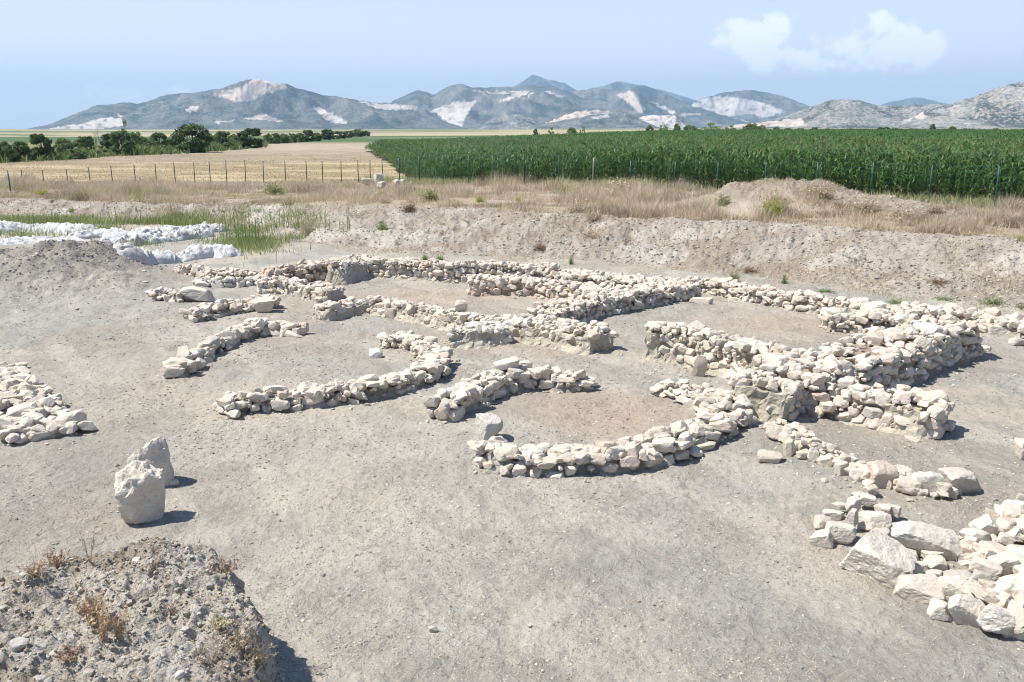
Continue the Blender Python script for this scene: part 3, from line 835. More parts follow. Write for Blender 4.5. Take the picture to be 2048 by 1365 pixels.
boulder('round pale boulder sitting on the middle stone wall', 923, 624, 26, 24, .8, 'pale', 939, zp=.33, hh=.28)
boulder('stone at right edge beyond the boulder row', 2046, 920, 30, 40, .8, 'cream', 940, hh=.3)
boulder('lone cream stone lying right of the great wall, by the low rubble wall', 1998, 672, 42, 24, .7, 'cream', 941, hh=.2)
boulder('small cream stone in front of the lone stone at the right', 2035, 694, 30, 20, .7, 'cream', 942, hh=.16)
boulder('pinkish stone standing on the spoil heap before the maize', 1424, 358, 20, 20, .5, 'cream', 943, hh=.5)
for i, (u, v, w, h) in enumerate(((737, 374, 26, 14), (757, 371, 20, 20), (762, 379, 24, 10), (793, 376, 16, 13), (806, 376, 14, 12), (820, 377, 10, 8))):
    o = boulder(['big white rock at left of the rock heap in dry grass', 'tallest white rock of the heap in dry grass', 'low flat white rock fronting the heap in dry grass', 'white rock right of the gap in the rock heap', 'second white rock right of the gap in rock heap', 'smallest white rock at right end of the rock heap'][i],
                u, v, w, h, .7, 'pale', 950 + i, rz=i * .7, zadd=.15, sub=3); o['group'] = 'white rocks in the dry grass'
for i, (lab, u, v, w, h, kd) in enumerate((('flat grey stone chip alone on the bare floor at bottom centre', 866, 1270, 17, 10, 'grey'), ('small bluish chip of stone right of the flat grey chip', 1060, 1265, 9, 8, 'grey'), ('lone stone on the dirt left of the first rubble wall', 288, 545, 12, 8, 'cream'),
                                           ('second lone stone on the dirt above the short ragged row', 291, 569, 12, 8, 'cream'), ('loose stone below the hooked wall near its bend', 800, 790, 24, 14, 'cream'), ('white pebble left of the boulder row on the slope', 1648, 972, 14, 8, 'pale'))):
    boulder(lab, u, v, w, h, .7, kd, 970 + i, rz=i, hh=w * .0035, cat='stone', name='loose_stone', sub=3)

# pebbles lying on the earth mound
for i, (lab, x, y, w, kd) in enumerate((('pale rounded pebble on the near earth mound, roundest there', 232, 1250, 46, 'pale'), ('flat grey pebble behind the pale round one on the mound', 218, 1192, 46, 'dark'), ('grey stone near the back rim of the earth mound', 578, 850, 38, 'grey'),
                                        ('small stone left of the mound middle among dry twigs', 540, 1005, 32, 'dark'), ('dark flaky stone at the left edge of the mound', 80, 1220, 70, 'dark'), ('angular stone at the bottom of the mound', 175, 1355, 56, 'dark'),
                                        ('pale stone at the bottom of the mound toward its side', 762, 1345, 42, 'pale'), ('small stone on the mound near its right crumbling side', 985, 1145, 30, 'dark'), ('tiny pale stone at top left of the mound', 212, 790, 28, 'grey'))):
    u, v = x / 2.116, 720 + y / 2.116
    g = P(u, v, 1.0); z, sd = balk_z(g[0], g[1]); g = P(u, v, z); z, sd = balk_z(g[0], g[1])
    W = w / 2.116 / F * np.linalg.norm(g - np.array([0, 0, HCAM]))
    o = add('pebble', hero_mesh(990 + i, kd, 3, 9 if 'round' in lab else 24), None, (g[0], g[1], z + W * .15), (0, 0, i * .8), (W, W * .75, W * .5)); tag(o, lab, 'pebble')


# ------------------------------------------------------------------ gravel and clods (nobody could count them)
def scatter(name, pts, size, kind_cols, material, seed, flat=.6):
    r = np.random.default_rng(seed); n = len(pts)
    V0 = []
    for i in range(8):
        V, f = stone_shape(1200 + i, 1, 16, .02); V0.append(V)
    f = ICO[1][1]; nv = len(V0[0])
    vs = np.stack(V0)[r.integers(0, 8, n)]
    th = r.uniform(0, 6.28, n); c, s = np.cos(th), np.sin(th)
    sc = np.stack([size, size * r.uniform(.6, 1, n), size * flat * r.uniform(.6, 1.2, n)], -1)
    vs = vs * sc[:, None]
    x = vs[:, :, 0] * c[:, None] - vs[:, :, 1] * s[:, None]; y = vs[:, :, 0] * s[:, None] + vs[:, :, 1] * c[:, None]
    v = np.stack([x, y, vs[:, :, 2]], -1) + pts[:, None]
    faces = (f[None] + (np.arange(n) * nv)[:, None, None]).reshape(-1, 3)
    k = np.asarray(kind_cols)[r.integers(0, len(kind_cols), n)] * r.uniform(.8, 1.15, (n, 1))
    o = add(name, mesh_np(name, v.reshape(-1, 3), faces, material, False, np.repeat(k, nv, 0))); tag(o, kind='stuff'); return o


def sample_ground(n, umin, umax, vmin, vmax, seed, bias=1.0):
    r = np.random.default_rng(seed)
    u = r.uniform(umin, umax, n); v = vmin + (vmax - vmin) * r.random(n) ** bias
    d = np.stack([(u - CX) / F, CP + (CY - v) / F * SP, -SP + (CY - v) / F * CP], -1)
    s = -HCAM / d[:, 2]; X, Y = d[:, 0] * s, d[:, 1] * s
    return X, Y, r


X, Y, r = sample_ground(110000, -150, 2200, 520, 1480, 31)
keep = fbm(X * .8, Y * .8, 3, 61) + r.normal(0, .25, len(X)) > -.12
X, Y = X[keep], Y[keep]
sz = np.exp(r.normal(math.log(.011), .5, len(X))) * np.clip(Y / 9, .8, 2.0)
sz = np.minimum(sz, .05)
scatter('gravel', np.stack([X, Y, height(X, Y) + sz * .1], -1), sz, [(.36, .325, .27), (.40, .355, .29), (.45, .41, .345), (.60, .55, .47), (.29, .265, .225), (.38, .315, .25)], M_EARTH, 32)
# small stones fallen at the foot of the walls
fx, fs = [], []
for XY, Ww in WALLPTS:
    m = int(len(XY) * .05 * 28); k = RNG.integers(0, len(XY), m); a = RNG.uniform(0, 6.28, m); dd = Ww[k] * .5 + np.abs(RNG.normal(0, .22, m))
    fx.append(XY[k] + np.stack([np.cos(a), np.sin(a)], -1) * dd[:, None])
fx = np.concatenate(fx); sz = np.minimum(np.exp(RNG.normal(math.log(.035), .5, len(fx))), .11)
scatter('stone_chips', np.stack([fx[:, 0], fx[:, 1], height(fx[:, 0], fx[:, 1]) + sz * .12], -1), sz, [(.60, .53, .43), (.66, .59, .50), (.50, .45, .38), (.40, .36, .30), (.36, .32, .26)], M_EARTH, 35)
# clods on the bank, the dirt heaps and the spoil heap
n = 26000; u = RNG.uniform(-200, 2250, n); t = RNG.uniform(0, 1.0, n)
yb, yt = np.interp(u, U_, YB), np.interp(u, U_, YT); Y = yb + (yt - yb) * t; X = (u - CX) / F * Y
hX, hY = [], []
for c, hh, rx, ry in HEAP + DIRT:
    hX.append(c[0] + RNG.normal(0, rx * .55, 900)); hY.append(c[1] + RNG.normal(0, ry * .6, 900))
X = np.concatenate([X] + hX); Y = np.concatenate([Y] + hY)
sz = np.minimum(np.exp(RNG.normal(math.log(.032), .5, len(X))), .13)
scatter('dirt_clods', np.stack([X, Y, height(X, Y) + sz * .12], -1), sz, [(.39, .345, .29), (.37, .325, .27), (.43, .39, .33), (.52, .475, .41), (.31, .255, .20)], M_EARTH, 33, .75)
# crumbs on the near mound
ii = RNG.integers(0, BX.size, 22000); ok = BSD.ravel()[ii] > -.35; ii = ii[ok]
sz = np.minimum(np.exp(RNG.normal(math.log(.012), .6, len(ii))), .07)
scatter('mound_crumbs', np.stack([BX.ravel()[ii], BY.ravel()[ii], BZ.ravel()[ii] + sz * .15], -1), sz, [(.40, .365, .305), (.44, .40, .335), (.50, .46, .395), (.31, .27, .215), (.36, .32, .26), (.35, .285, .215)], M_EARTH, 34, .7)
# ------------------------------------------------------------------ blades, grasses and bushes
def blades(P0, h, w, lean, cols, seed, seg=3, curl=.5):
    """ribbons standing at P0 (n,3); returns verts, quads, cols"""
    r = np.random.default_rng(seed); n = len(P0)
    h = np.broadcast_to(h, (n,)); w = np.broadcast_to(w, (n,)); lean = np.broadcast_to(lean, (n,))
    th = r.uniform(0, 6.28, n); fa = r.uniform(0, 6.28, n)
    V = np.zeros((n, seg + 1, 2, 3))
    for k in range(seg + 1):
        t = k / seg
        out = lean * h * (t * (1 - curl) + curl * t * t)
        z = h * t * (1 - .35 * lean * t)
        cx = P0[:, 0] + np.cos(th) * out; cy = P0[:, 1] + np.sin(th) * out
        ww = w * (1 - t) ** .6 * .5 + w * .04
        for j, sg in ((0, -1), (1, 1)):
            V[:, k, j, 0] = cx + np.cos(fa) * ww * sg; V[:, k, j, 1] = cy + np.sin(fa) * ww * sg; V[:, k, j, 2] = P0[:, 2] + z
    b = (np.arange(n) * (seg + 1) * 2)[:, None]
    k = np.arange(seg)[None] * 2
    f = np.stack([b + k, b + k + 1, b + k + 3, b + k + 2], -1).reshape(-1, 4)
    return V.reshape(-1, 3), f, np.repeat(cols, (seg + 1) * 2, 0)


def pick(cols, n, r, jit=.15):
    cols = np.asarray(cols, float)
    return cols[r.integers(0, len(cols), n)] * r.uniform(1 - jit, 1 + jit, (n, 1))


STRAW = [(.58, .475, .33), (.53, .43, .29), (.63, .54, .40), (.46, .365, .25), (.55, .47, .36)]
# dry grass of the strip between the bank and the fence
r = np.random.default_rng(41)
n = 480000
u = r.uniform(-200, 2420, n); yt = np.interp(u, U_, YT)
fy = np.interp(u, [0, 740, 820, 1985, 2150, 2420], [67, 67, 67, 35.0, 33.2, 30.6])
fy = fy + np.where(u < 830, 1.0, 0)
Y = yt * .995 + (fy - yt) * r.random(n) ** 1.15 * 1.02; X = (u - CX) / F * Y
dens = fbm(X * .45, Y * .35, 4, 43)
heap = np.zeros(n)
for c, hh, rx, ry in HEAP: heap = np.maximum(heap, np.exp(-(((X - c[0]) / rx) ** 2 + ((Y - c[1]) / ry) ** 2)))
keep = (dens + r.normal(0, .18, n) > -.2 + .06 * heap)
X, Y, dens, heap = X[keep], Y[keep], dens[keep], heap[keep]; n = len(X)
Z = height(X, Y)
tall = np.clip(.5 + 1.1 * fbm(X * .22, Y * .22, 3, 44), .25, 1.2) * np.clip(.8 + 1.5 * fbm(X * 1.1, Y * 1.1, 3, 50), .3, 1.7) * (1 - .3 * sstep(.2, .6, heap))
hgt = r.uniform(.28, .80, n) * tall
gmix = sstep(.18, .42, fbm(X * .25 + 5, Y * .3, 3, 45))
rmix = sstep(.0, .4, fbm(X * .2 - 5, Y * .5, 3, 46)); bmix = sstep(.08, .4, fbm(X * .5 + 15, Y * .6, 4, 45))
col = pick(STRAW, n, r)
col = np.where((r.random(n) < gmix * .7)[:, None], pick([(.32, .33, .14), (.40, .39, .2), (.48, .45, .26)], n, r), col)
col = np.where((r.random(n) < rmix * .6)[:, None], pick([(.46, .365, .285), (.42, .335, .265), (.51, .42, .335)], n, r), col)
col = np.where((r.random(n) < bmix * .7)[:, None], pick([(.33, .26, .185), (.38, .31, .23), (.28, .22, .16)], n, r), col)
v, f, c = blades(np.stack([X, Y, Z - .02], -1), hgt, r.uniform(.008, .02, n), r.uniform(.1, .8, n), col, 47, 2)
tag(add('dry_grass', mesh_np('dry_grass', v, f, M_STRAW, False, c)), kind='stuff')
# short stubble of the field beyond the thin fence, and the undergrowth at the foot of the orchard
n = 70000; u = r.uniform(-40, 840, n); Y = 67 + 75 * r.random(n) ** 1.4; X = (u - CX) / F * Y
k = (fbm(X * .25, Y * .6, 4, 66) + r.normal(0, .15, n) > -.02) & ~in_corn(X, Y); X, Y = X[k], Y[k]; n = len(X)
v, f, c = blades(np.stack([X, Y, height(X, Y) - .02], -1), r.uniform(.06, .22, n), r.uniform(.02, .05, n), r.uniform(.2, .9, n), pick([(.52, .42, .26), (.46, .37, .23), (.56, .47, .31), (.38, .33, .20)], n, r), 67, 2)
tag(add('stubble', mesh_np('stubble', v, f, M_STRAW, False, c)), kind='stuff')
n = 26000; u = r.uniform(-20, 545, n); vv = np.interp(u, [0, 150, 250, 386, 500, 545], [323, 317, 309, 304, 296, 291]) + r.normal(0, 1.2, n)
dY = (HCAM - .6) / np.tan(ang(vv)); X = (u - CX) / F * dY; hk = np.clip(.55 + 1.3 * fbm(u * .06, u * 0, 4, 68), .12, 1.3)
v, f, c = blades(np.stack([X, dY, height(X, dY) - .03], -1), r.uniform(.5, 2.0, n) * hk, r.uniform(.08, .22, n), r.uniform(.1, .9, n), pick([(.10, .16, .045), (.15, .21, .06), (.20, .25, .09), (.07, .12, .035), (.28, .29, .13)], n, r), 69, 2)
tag(add('undergrowth', mesh_np('undergrowth', v, f, M_LEAF, False, c)), kind='stuff')
# green weeds along the foot of the maize fence
n = 26000; s_ = r.uniform(-.1, 1.05, n); d_ = FENCE_R - FENCE_C; nn_ = np.array([-d_[1], d_[0]]) / np.linalg.norm(d_)
p_ = FENCE_C + s_[:, None] * d_ + nn_ * r.normal(.5, .8, n)[:, None]; k = fbm(p_[:, 0] * .3, p_[:, 1] * .3, 3, 57) + r.normal(0, .15, n) > -.05; p_ = p_[k]; n = len(p_)
v, f, c = blades(np.stack([p_[:, 0], p_[:, 1], height(p_[:, 0], p_[:, 1]) - .02], -1), r.uniform(.2, .7, n), r.uniform(.012, .03, n), r.uniform(.2, .8, n), pick([(.20, .25, .09), (.30, .33, .15), (.42, .42, .23), (.55, .48, .32)], n, r), 56, 2)
tag(add('fence_weeds', mesh_np('fence_weeds', v, f, M_LEAF, False, c)), kind='stuff')
# thin dry grass on the slope and by the white covers
n = 60000; u = r.uniform(-60, 2150, n); t = r.uniform(-.15, 1, n) ** 1
yb, yt = np.interp(u, U_, YB), np.interp(u, U_, YT); Y = yb + (yt - yb) * t; X = (u - CX) / F * Y
k = fbm(X * .6, Y * .6, 4, 48) + r.normal(0, .1, n) > .10; X, Y = X[k], Y[k]; n = len(X)
v, f, c = blades(np.stack([X, Y, height(X, Y) - .02], -1), r.uniform(.06, .22, n), r.uniform(.006, .014, n), r.uniform(.3, 1.2, n), pick(STRAW + [(.40, .34, .27)], n, r), 49, 2)
tag(add('slope_grass', mesh_np('slope_grass', v, f, M_STRAW, False, c)), kind='stuff')
# straw bits and short dry stems lying over the floor
X, Y, r = sample_ground(9000, -100, 2150, 600, 1460, 51)
k = fbm(X * .5 + 2, Y * .5, 3, 52) > -.05; X, Y = X[k], Y[k]; n = len(X)
v, f, c = blades(np.stack([X, Y, height(X, Y) + .008], -1), r.uniform(.02, .11, n), r.uniform(.002, .0045, n), r.uniform(1.5, 2.2, n), pick([(.58, .50, .38), (.50, .42, .30), (.42, .34, .25)], n, r), 53, 2)
tag(add('straw_bits', mesh_np('straw_bits', v, f, M_STRAW, False, c)), kind='stuff')
# green grass along the foot of the bank behind the white covers, and between them
def px_patch(polys, n, r):
    out = []
    for (u0, v0, u1, v1, w) in polys:
        m = int(n * w); out.append(np.stack([r.normal((u0 + u1) / 2, (u1 - u0) * .33, m), r.normal((v0 + v1) / 2, (v1 - v0) * .28, m)], -1))
    return np.concatenate(out)
pp = px_patch([(-40, 434, 190, 447, .35), (150, 438, 430, 447, .35), (120, 452, 250, 470, .10), (320, 436, 400, 448, .12), (430, 462, 560, 500, .25), (540, 448, 640, 475, .15), (460, 440, 540, 470, .15), (170, 482, 300, 492, .04), (0, 462, 120, 475, .05)], 16000, r)
W_ = np.array([P(a, b, .1) for a, b in pp]); k = fbm(W_[:, 0] * .5, W_[:, 1] * .5, 3, 54) + r.normal(0, .15, len(W_)) > -.15; W_ = W_[k]; n = len(W_)
W_[:, 2] = height(W_[:, 0], W_[:, 1]) - .02
v, f, c = blades(W_, r.uniform(.12, .5, n), r.uniform(.012, .03, n), r.uniform(.1, .6, n), pick([(.16, .24, .06), (.22, .28, .09), (.30, .33, .13), (.42, .38, .2)], n, r), 55, 2)
tag(add('green_grass', mesh_np('green_grass', v, f, M_LEAF, False, c)), kind='stuff')


def bush_mesh(name, seed, n, cols, mtl, leafy=.5, spread=1.0, w=.02, dome=True):
    """unit-size bush: stems fan out from the foot, with small leaves along them"""
    r = np.random.default_rng(seed)
    th = r.uniform(0, 6.28, n); el = np.arccos(r.uniform(.12, 1, n)); ln = r.uniform(.55, 1.0, n) * (1 + .25 * np.sin(th * 3 + seed))
    d = np.stack([np.sin(el) * np.cos(th) * spread, np.sin(el) * np.sin(th) * spread, np.cos(el)], -1)
    B = Bag()
    base = r.normal(0, .08, (n, 3)); base[:, 2] = 0
    tip = base + d * ln[:, None]
    side = np.cross(d, r.normal(size=(n, 3))); side /= np.linalg.norm(side, axis=1)[:, None]
    mid = (base + tip) / 2 + r.normal(0, .05, (n, 3))
    V = np.stack([base - side * w * .5, base + side * w * .5, mid - side * w * .4, mid + side * w * .4, tip - side * w * .1, tip + side * w * .1], 1)
    f = (np.array([[0, 1, 3, 2], [2, 3, 5, 4]])[None] + (np.arange(n) * 6)[:, None, None]).reshape(-1, 4)
    B.put(V.reshape(-1, 3), f, None, np.repeat(pick(cols, n, r) * .8, 6, 0))
    m = int(n * 3 * leafy * 2)
    i = r.integers(0, n, m); t = r.uniform(.35, 1.02, m)[:, None]
    c0 = base[i] + d[i] * ln[i][:, None] * t + r.normal(0, .03, (m, 3))
    a = r.normal(size=(m, 3)); a /= np.linalg.norm(a, axis=1)[:, None]; b = np.cross(a, r.normal(size=(m, 3))); b /= np.linalg.norm(b, axis=1)[:, None]
    s = r.uniform(.03, .075, m)[:, None]
    V = np.stack([c0 - a * s, c0 + b * s * .5, c0 + a * s, c0 - b * s * .5], 1)
    B.put(V.reshape(-1, 3), np.arange(m * 4).reshape(-1, 4), None, np.repeat(pick(cols, m, r, .25), 4, 0))
    return B.mesh(name, mtl)


YG = [(.40, .42, .08), (.48, .47, .12), (.32, .36, .07)]
OL = [(.24, .28, .10), (.32, .33, .15), (.40, .38, .2), (.2, .23, .08)]
BUSH = {'yellow': [bush_mesh('bush', 1 + i, 160, YG, M_LEAF, 1.0) for i in range(2)],
        'olive': [bush_mesh('bush', 11 + i, 190, OL, M_LEAF, .7) for i in range(3)],
        'dry': [bush_mesh('bush', 21 + i, 420, STRAW, M_STRAW, .25, 1.1, .014) for i in range(3)],
        'brown': [bush_mesh('bush', 31 + i, 380, [(.27, .19, .12), (.34, .25, .16), (.22, .15, .10)], M_STRAW, .3, 1.1, .016) for i in range(2)],
        'green': [bush_mesh('bush', 41 + i, 160, [(.13, .22, .06), (.2, .28, .09), (.28, .33, .13)], M_LEAF, .8) for i in range(2)],
        'grey': [bush_mesh('bush', 51 + i, 200, [(.26, .31, .24), (.33, .37, .30)], M_LEAF, .9) for i in range(1)]}
BL = [('yellow', 960, 405, 27, 17, 'bright yellow green dome shaped bush at the top of the bank'), ('yellow', 1037, 403, 20, 12, 'second bright yellow bush, right of the dome shaped one'), ('yellow', 762, 391, 20, 13, 'small yellow green bush below the white rock heap'),
      ('olive', 548, 390, 66, 30, 'wide pale green bush in the dry grass left of the rocks'), ('yellow', 85, 390, 34, 14, 'yellow green bush at far left near the corner post'), ('yellow', 200, 393, 24, 12, 'yellow green bush, next right of the far left one'),
      ('yellow', 271, 396, 12, 8, 'tiny yellow bush between the left bushes on the bank top'), ('olive', 862, 402, 50, 30, 'feathery light green bush right of the white rocks'), ('dry', 770, 408, 34, 16, 'straw tuft on the bank edge below white rocks'),
      ('olive', 1445, 412, 44, 28, 'dark olive bush at the foot of the spoil heap'), ('yellow', 1545, 432, 62, 46, 'tall feathery yellow green bush before the spoil heap'), ('olive', 1395, 425, 50, 22, 'low olive bush at the left foot of the spoil heap'), ('dry', 1640, 395, 70, 32, 'orange straw tuft on the spoil heap slope'),
      ('dry', 1150, 425, 60, 30, 'big straw tuft on the bank edge in the centre'), ('dry', 1190, 436, 54, 26, 'straw tuft hanging over the bank edge right of centre'), ('dry', 1255, 385, 80, 34, 'broad golden tuft of grass before the maize fence'), ('dry', 1730, 425, 70, 34, 'golden heap of cut straw right of the spoil heap'),
      ('dry', 1820, 445, 70, 34, 'pale round clump of cut grass below the spoil heap'), ('brown', 1838, 450, 56, 26, 'dark brown brush under the pale clump of cut grass'), ('brown', 1825, 402, 36, 14, 'dark brown brush on the spoil heap tail'), ('brown', 1795, 434, 26, 15, 'small dark brown brush left of the pale clump'),
      ('brown', 1970, 448, 44, 18, 'brown brush pile near the right fence post'), ('brown', 2030, 455, 46, 16, 'brown brush pile at the right edge'), ('brown', 1870, 430, 44, 18, 'brown brush above the pale clump, toward the right'), ('dry', 1910, 422, 36, 14, 'low orange tuft beside the brown brush'),
      ('grey', 935, 390, 44, 16, 'grey green herb patch among dry grass in the centre'), ('olive', 1130, 388, 60, 24, 'olive weeds before the maize fence in the centre'), ('green', 766, 462, 34, 24, 'green weed on the bare slope left of centre'), ('brown', 820, 425, 44, 22, 'dead brown brush on the bank edge left of centre'),
      ('dry', 1185, 470, 60, 22, 'straw patch halfway up the slope beside the dark burrow'), ('brown', 1080, 490, 40, 14, 'dead brush low on the slope in the centre'), ('yellow', 256, 497, 33, 20, 'bright yellow bush between the white covered walls'), ('dry', 615, 466, 32, 38, 'tall straw clump right of the green weeds'),
      ('brown', 412, 512, 34, 26, 'brown dead clump hanging over the nearest white covered wall'), ('green', 880, 521, 24, 14, 'green weed behind the long back wall'), ('green', 850, 520, 18, 16, 'thin green weed left of the one behind the back wall'), ('green', 1142, 530, 14, 24, 'upright green weed behind the right end of the back wall'),
      ('olive', 1468, 562, 34, 22, 'pale weed behind the back right wall'), ('brown', 1500, 545, 40, 14, 'dry brown scrub behind the back right wall'), ('green', 1568, 568, 14, 26, 'thin upright weed behind the back right wall'), ('green', 1650, 584, 44, 12, 'low green weed behind the back right wall'),
      ('green', 1790, 606, 40, 10, 'low grey green weed at the head of the right rubble wall'), ('green', 1890, 604, 46, 12, 'green weed behind the right rubble wall'), ('green', 1985, 610, 60, 14, 'widest green weed behind the right rubble wall'), ('green', 2044, 618, 30, 14, 'green weed at right edge behind the rubble wall'),
      ('brown', 1880, 575, 60, 14, 'dry scrub on the right foot of the bank'), ('brown', 106, 404, 16, 9, 'dark dead bush on the left bank edge'), ('olive', 145, 425, 20, 12, 'pale green plant on the left bank face')]
for i, (kd, u, v, w, h, lab) in enumerate(BL):
    g = G(u, v); D = np.linalg.norm(g - np.array([0, 0, HCAM]))
    o = add('dry_bush' if kd in ('dry', 'brown') else 'bush', BUSH[kd][i % len(BUSH[kd])], None, g - np.array([0, 0, .03]), (0, 0, i * 1.3), (w * D / F * .5, w * D / F * .5, h * D / F * 1.05))
    tag(o, lab, 'bush')


# tall stalky weeds by the white covers
def weed_mesh(seed):
    r = np.random.default_rng(seed); B = Bag()
    z = np.linspace(0, 1, 7); b = r.normal(0, .05, 2)
    pts = np.stack([b[0] * z ** 2 + .01 * np.sin(z * 9), b[1] * z ** 2, z], -1)
    B.tube(pts, .010 * (1 - z * .6), 5, (.22, .27, .10))
    n = 110; t = r.uniform(.12, 1, n); p = np.stack([np.interp(t, z, pts[:, k]) for k in range(3)], -1)
    v, f, c = blades(p, r.uniform(.05, .13, n) * (1.15 - .6 * t), .016, r.uniform(.5, 1.1, n), pick([(.15, .24, .06), (.22, .30, .09), (.27, .33, .12)], n, r), seed + 1, 2)
    B.put(v, f, None, c)
    return B.mesh('weed', M_LEAF)


WM = [weed_mesh(70 + i) for i in range(5)]
WS = [(1185, 185, 450, 0)]
wl = []
for (x, yb_, h) in ((682, 880, 70), (1330, 1010, 180), (1355, 1000, 150), (1385, 1010, 170), (1400, 1030, 190), (1425, 1015, 140), (1440, 1030, 160), (1465, 1020, 175), (1480, 1040, 150), (1500, 1030, 160), (1515, 1020, 190), (1290, 1000, 110), (1310, 1005, 130), (1250, 1000, 90), (1345, 1020, 120), (1415, 1045, 130), (1455, 1045, 120),
                    (1500, 1000, 120), (1540, 980, 110), (1560, 950, 120), (1590, 950, 100), (1610, 940, 90), (1640, 940, 110), (1665, 950, 100), (1690, 945, 100), (1905, 950, 140), (1930, 945, 90), (1990, 950, 80), (2010, 955, 70), (2035, 950, 130), (2045, 945, 140), (690, 960, 150), (825, 900, 80), (1175, 1000, 120), (1130, 1000, 80),
                    (910, 990, 70), (590, 950, 70), (610, 955, 60), (640, 960, 60), (660, 950, 70), (530, 950, 50), (180, 950, 60), (205, 955, 70), (95, 930, 60), (240, 935, 60), (150, 940, 50), (560, 955, 60), (1020, 1000, 60), (1070, 1000, 55), (1620, 1130, 70)):
    wl.append((x / 2.926, 140 + yb_ / 2.926, h / 2.926))
for i, (u, v, h) in enumerate(wl):
    g = G(u, v); D = np.linalg.norm(g - np.array([0, 0, HCAM]))
    o = add('tall_weed', WM[i % 5], None, g - np.array([0, 0, .03]), (0, 0, i * 2.1), (h * D / F * .9, h * D / F * .9, h * D / F))
    tag(o, 'thin tall green weed stalk growing around the white covered walls', 'weed', 'tall green weeds around the white covers')


# dry plants on the near mound
def twig_mesh(seed, n, cols, h=.35, spread=.6):
    r = np.random.default_rng(seed); B = Bag()
    for i in range(n):
        a = r.uniform(0, 6.28); l = h * r.uniform(.4, 1); sp = spread * r.uniform(.2, 1)
        t = np.linspace(0, 1, 6)
        pts = np.stack([np.cos(a) * sp * l * t + .02 * np.cumsum(r.normal(0, .4, 6)), np.sin(a) * sp * l * t + .02 * np.cumsum(r.normal(0, .4, 6)), l * (t - .25 * sp * t * t)], -1)
        c = pick(cols, 1, r)[0]
        B.tube(pts, np.linspace(.0028, .0009, 6), 4, c)
        for k in range(r.integers(2, 7)):
            j = r.uniform(.3, 1); p = np.array([np.interp(j, t, pts[:, q]) for q in range(3)]); d = r.normal(size=3); d[2] = abs(d[2]); d = d / np.linalg.norm(d) * l * r.uniform(.1, .3)
            B.tube(np.array([p, p + d * .6, p + d]), [.0013, .001, .0006], 3, c)
            for e in range(3):
                q0 = p + d * r.uniform(.4, 1); s = r.uniform(.003, .008); w = r.normal(size=(2, 3)) * s
                B.put(np.array([q0 - w[0], q0 + w[1], q0 + w[0], q0 - w[1]]), [[0, 1, 2, 3]], None, c * 1.1)
    return B.mesh('dry_weed', M_STRAW)


TW = [(160, 930, 26, [(.42, .31, .21), (.5, .39, .28)], .22, .9, 'rust brown dry weed patch at the back of the earth mound'), (400, 1130, 40, [(.44, .31, .20), (.38, .27, .18)], .30, .6, 'thick rust brown dry weed in the middle of the mound'), (435, 1180, 18, [(.52, .38, .22)], .34, .4, 'taller straw coloured stems beside the thick rust weed'),
      (380, 860, 5, [(.36, .29, .24)], .42, .25, 'single tall grey dry stalk at back of the mound'), (640, 920, 26, [(.43, .33, .24), (.36, .27, .2)], .14, 1.2, 'low brown matted weed near the mound middle back'), (930, 1150, 40, [(.55, .48, .3), (.46, .40, .24)], .13, 1.0, 'small straw tuft on the right crumbling side of mound'), (960, 900, 30, [(.34, .25, .19), (.42, .33, .26)], .22, 1.2, 'tangle of dead roots at the mound corner'),
      (1085, 1330, 34, [(.52, .41, .25), (.46, .36, .24)], .28, .8, 'golden dry weed at the mound foot, bottom edge'), (900, 1290, 18, [(.4, .33, .26), (.55, .48, .38)], .35, 1.2, 'long bleached twigs lying on the mound side'), (500, 1190, 16, [(.5, .35, .2)], .26, .5, 'thin rusty stems right of the thick rust weed'), (240, 880, 20, [(.44, .30, .2)], .16, 1.1, 'low rusty weed at left back of the mound'),
      (300, 1290, 18, [(.42, .3, .2)], .16, 1.1, 'low rusty weed at lower left of the mound'), (1020, 1300, 24, [(.40, .31, .22)], .3, .9, 'brown dead stems hanging at the mound side'), (720, 1080, 22, [(.36, .29, .23)], .12, 1.3, 'grey matted twigs on the right half of the mound')]
for i, (x, y, n, cols, h, sp, lab) in enumerate(TW):
    u, v = x / 2.116, 720 + y / 2.116
    g = P(u, v, 1.0); z, sd = balk_z(g[0], g[1]); g = P(u, v, z); z, sd = balk_z(g[0], g[1])
    o = add('dry_weed', twig_mesh(800 + i, n, cols, h, sp), None, (g[0], g[1], z - .01), (0, 0, i)); tag(o, lab, 'dry weed')

# straw litter and rootlets over the mound
ii = r.integers(0, BX.size, 9000); ii = ii[(BSD.ravel()[ii] > -.1)]
pm = np.stack([BX.ravel()[ii], BY.ravel()[ii], BZ.ravel()[ii] + .004], -1)
kk = fbm(pm[:, 0] * 2.2, pm[:, 1] * 2.2, 3, 58) + r.normal(0, .12, len(pm)) > .0; pm = pm[kk]; n = len(pm)
v, f, c = blades(pm, r.uniform(.02, .12, n), r.uniform(.0018, .004, n), r.uniform(.6, 2.0, n), pick([(.50, .40, .27), (.42, .29, .18), (.33, .25, .18), (.55, .47, .34)], n, r), 59, 3)
tag(add('mound_litter', mesh_np('mound_litter', v, f, M_STRAW, False, c)), kind='stuff')

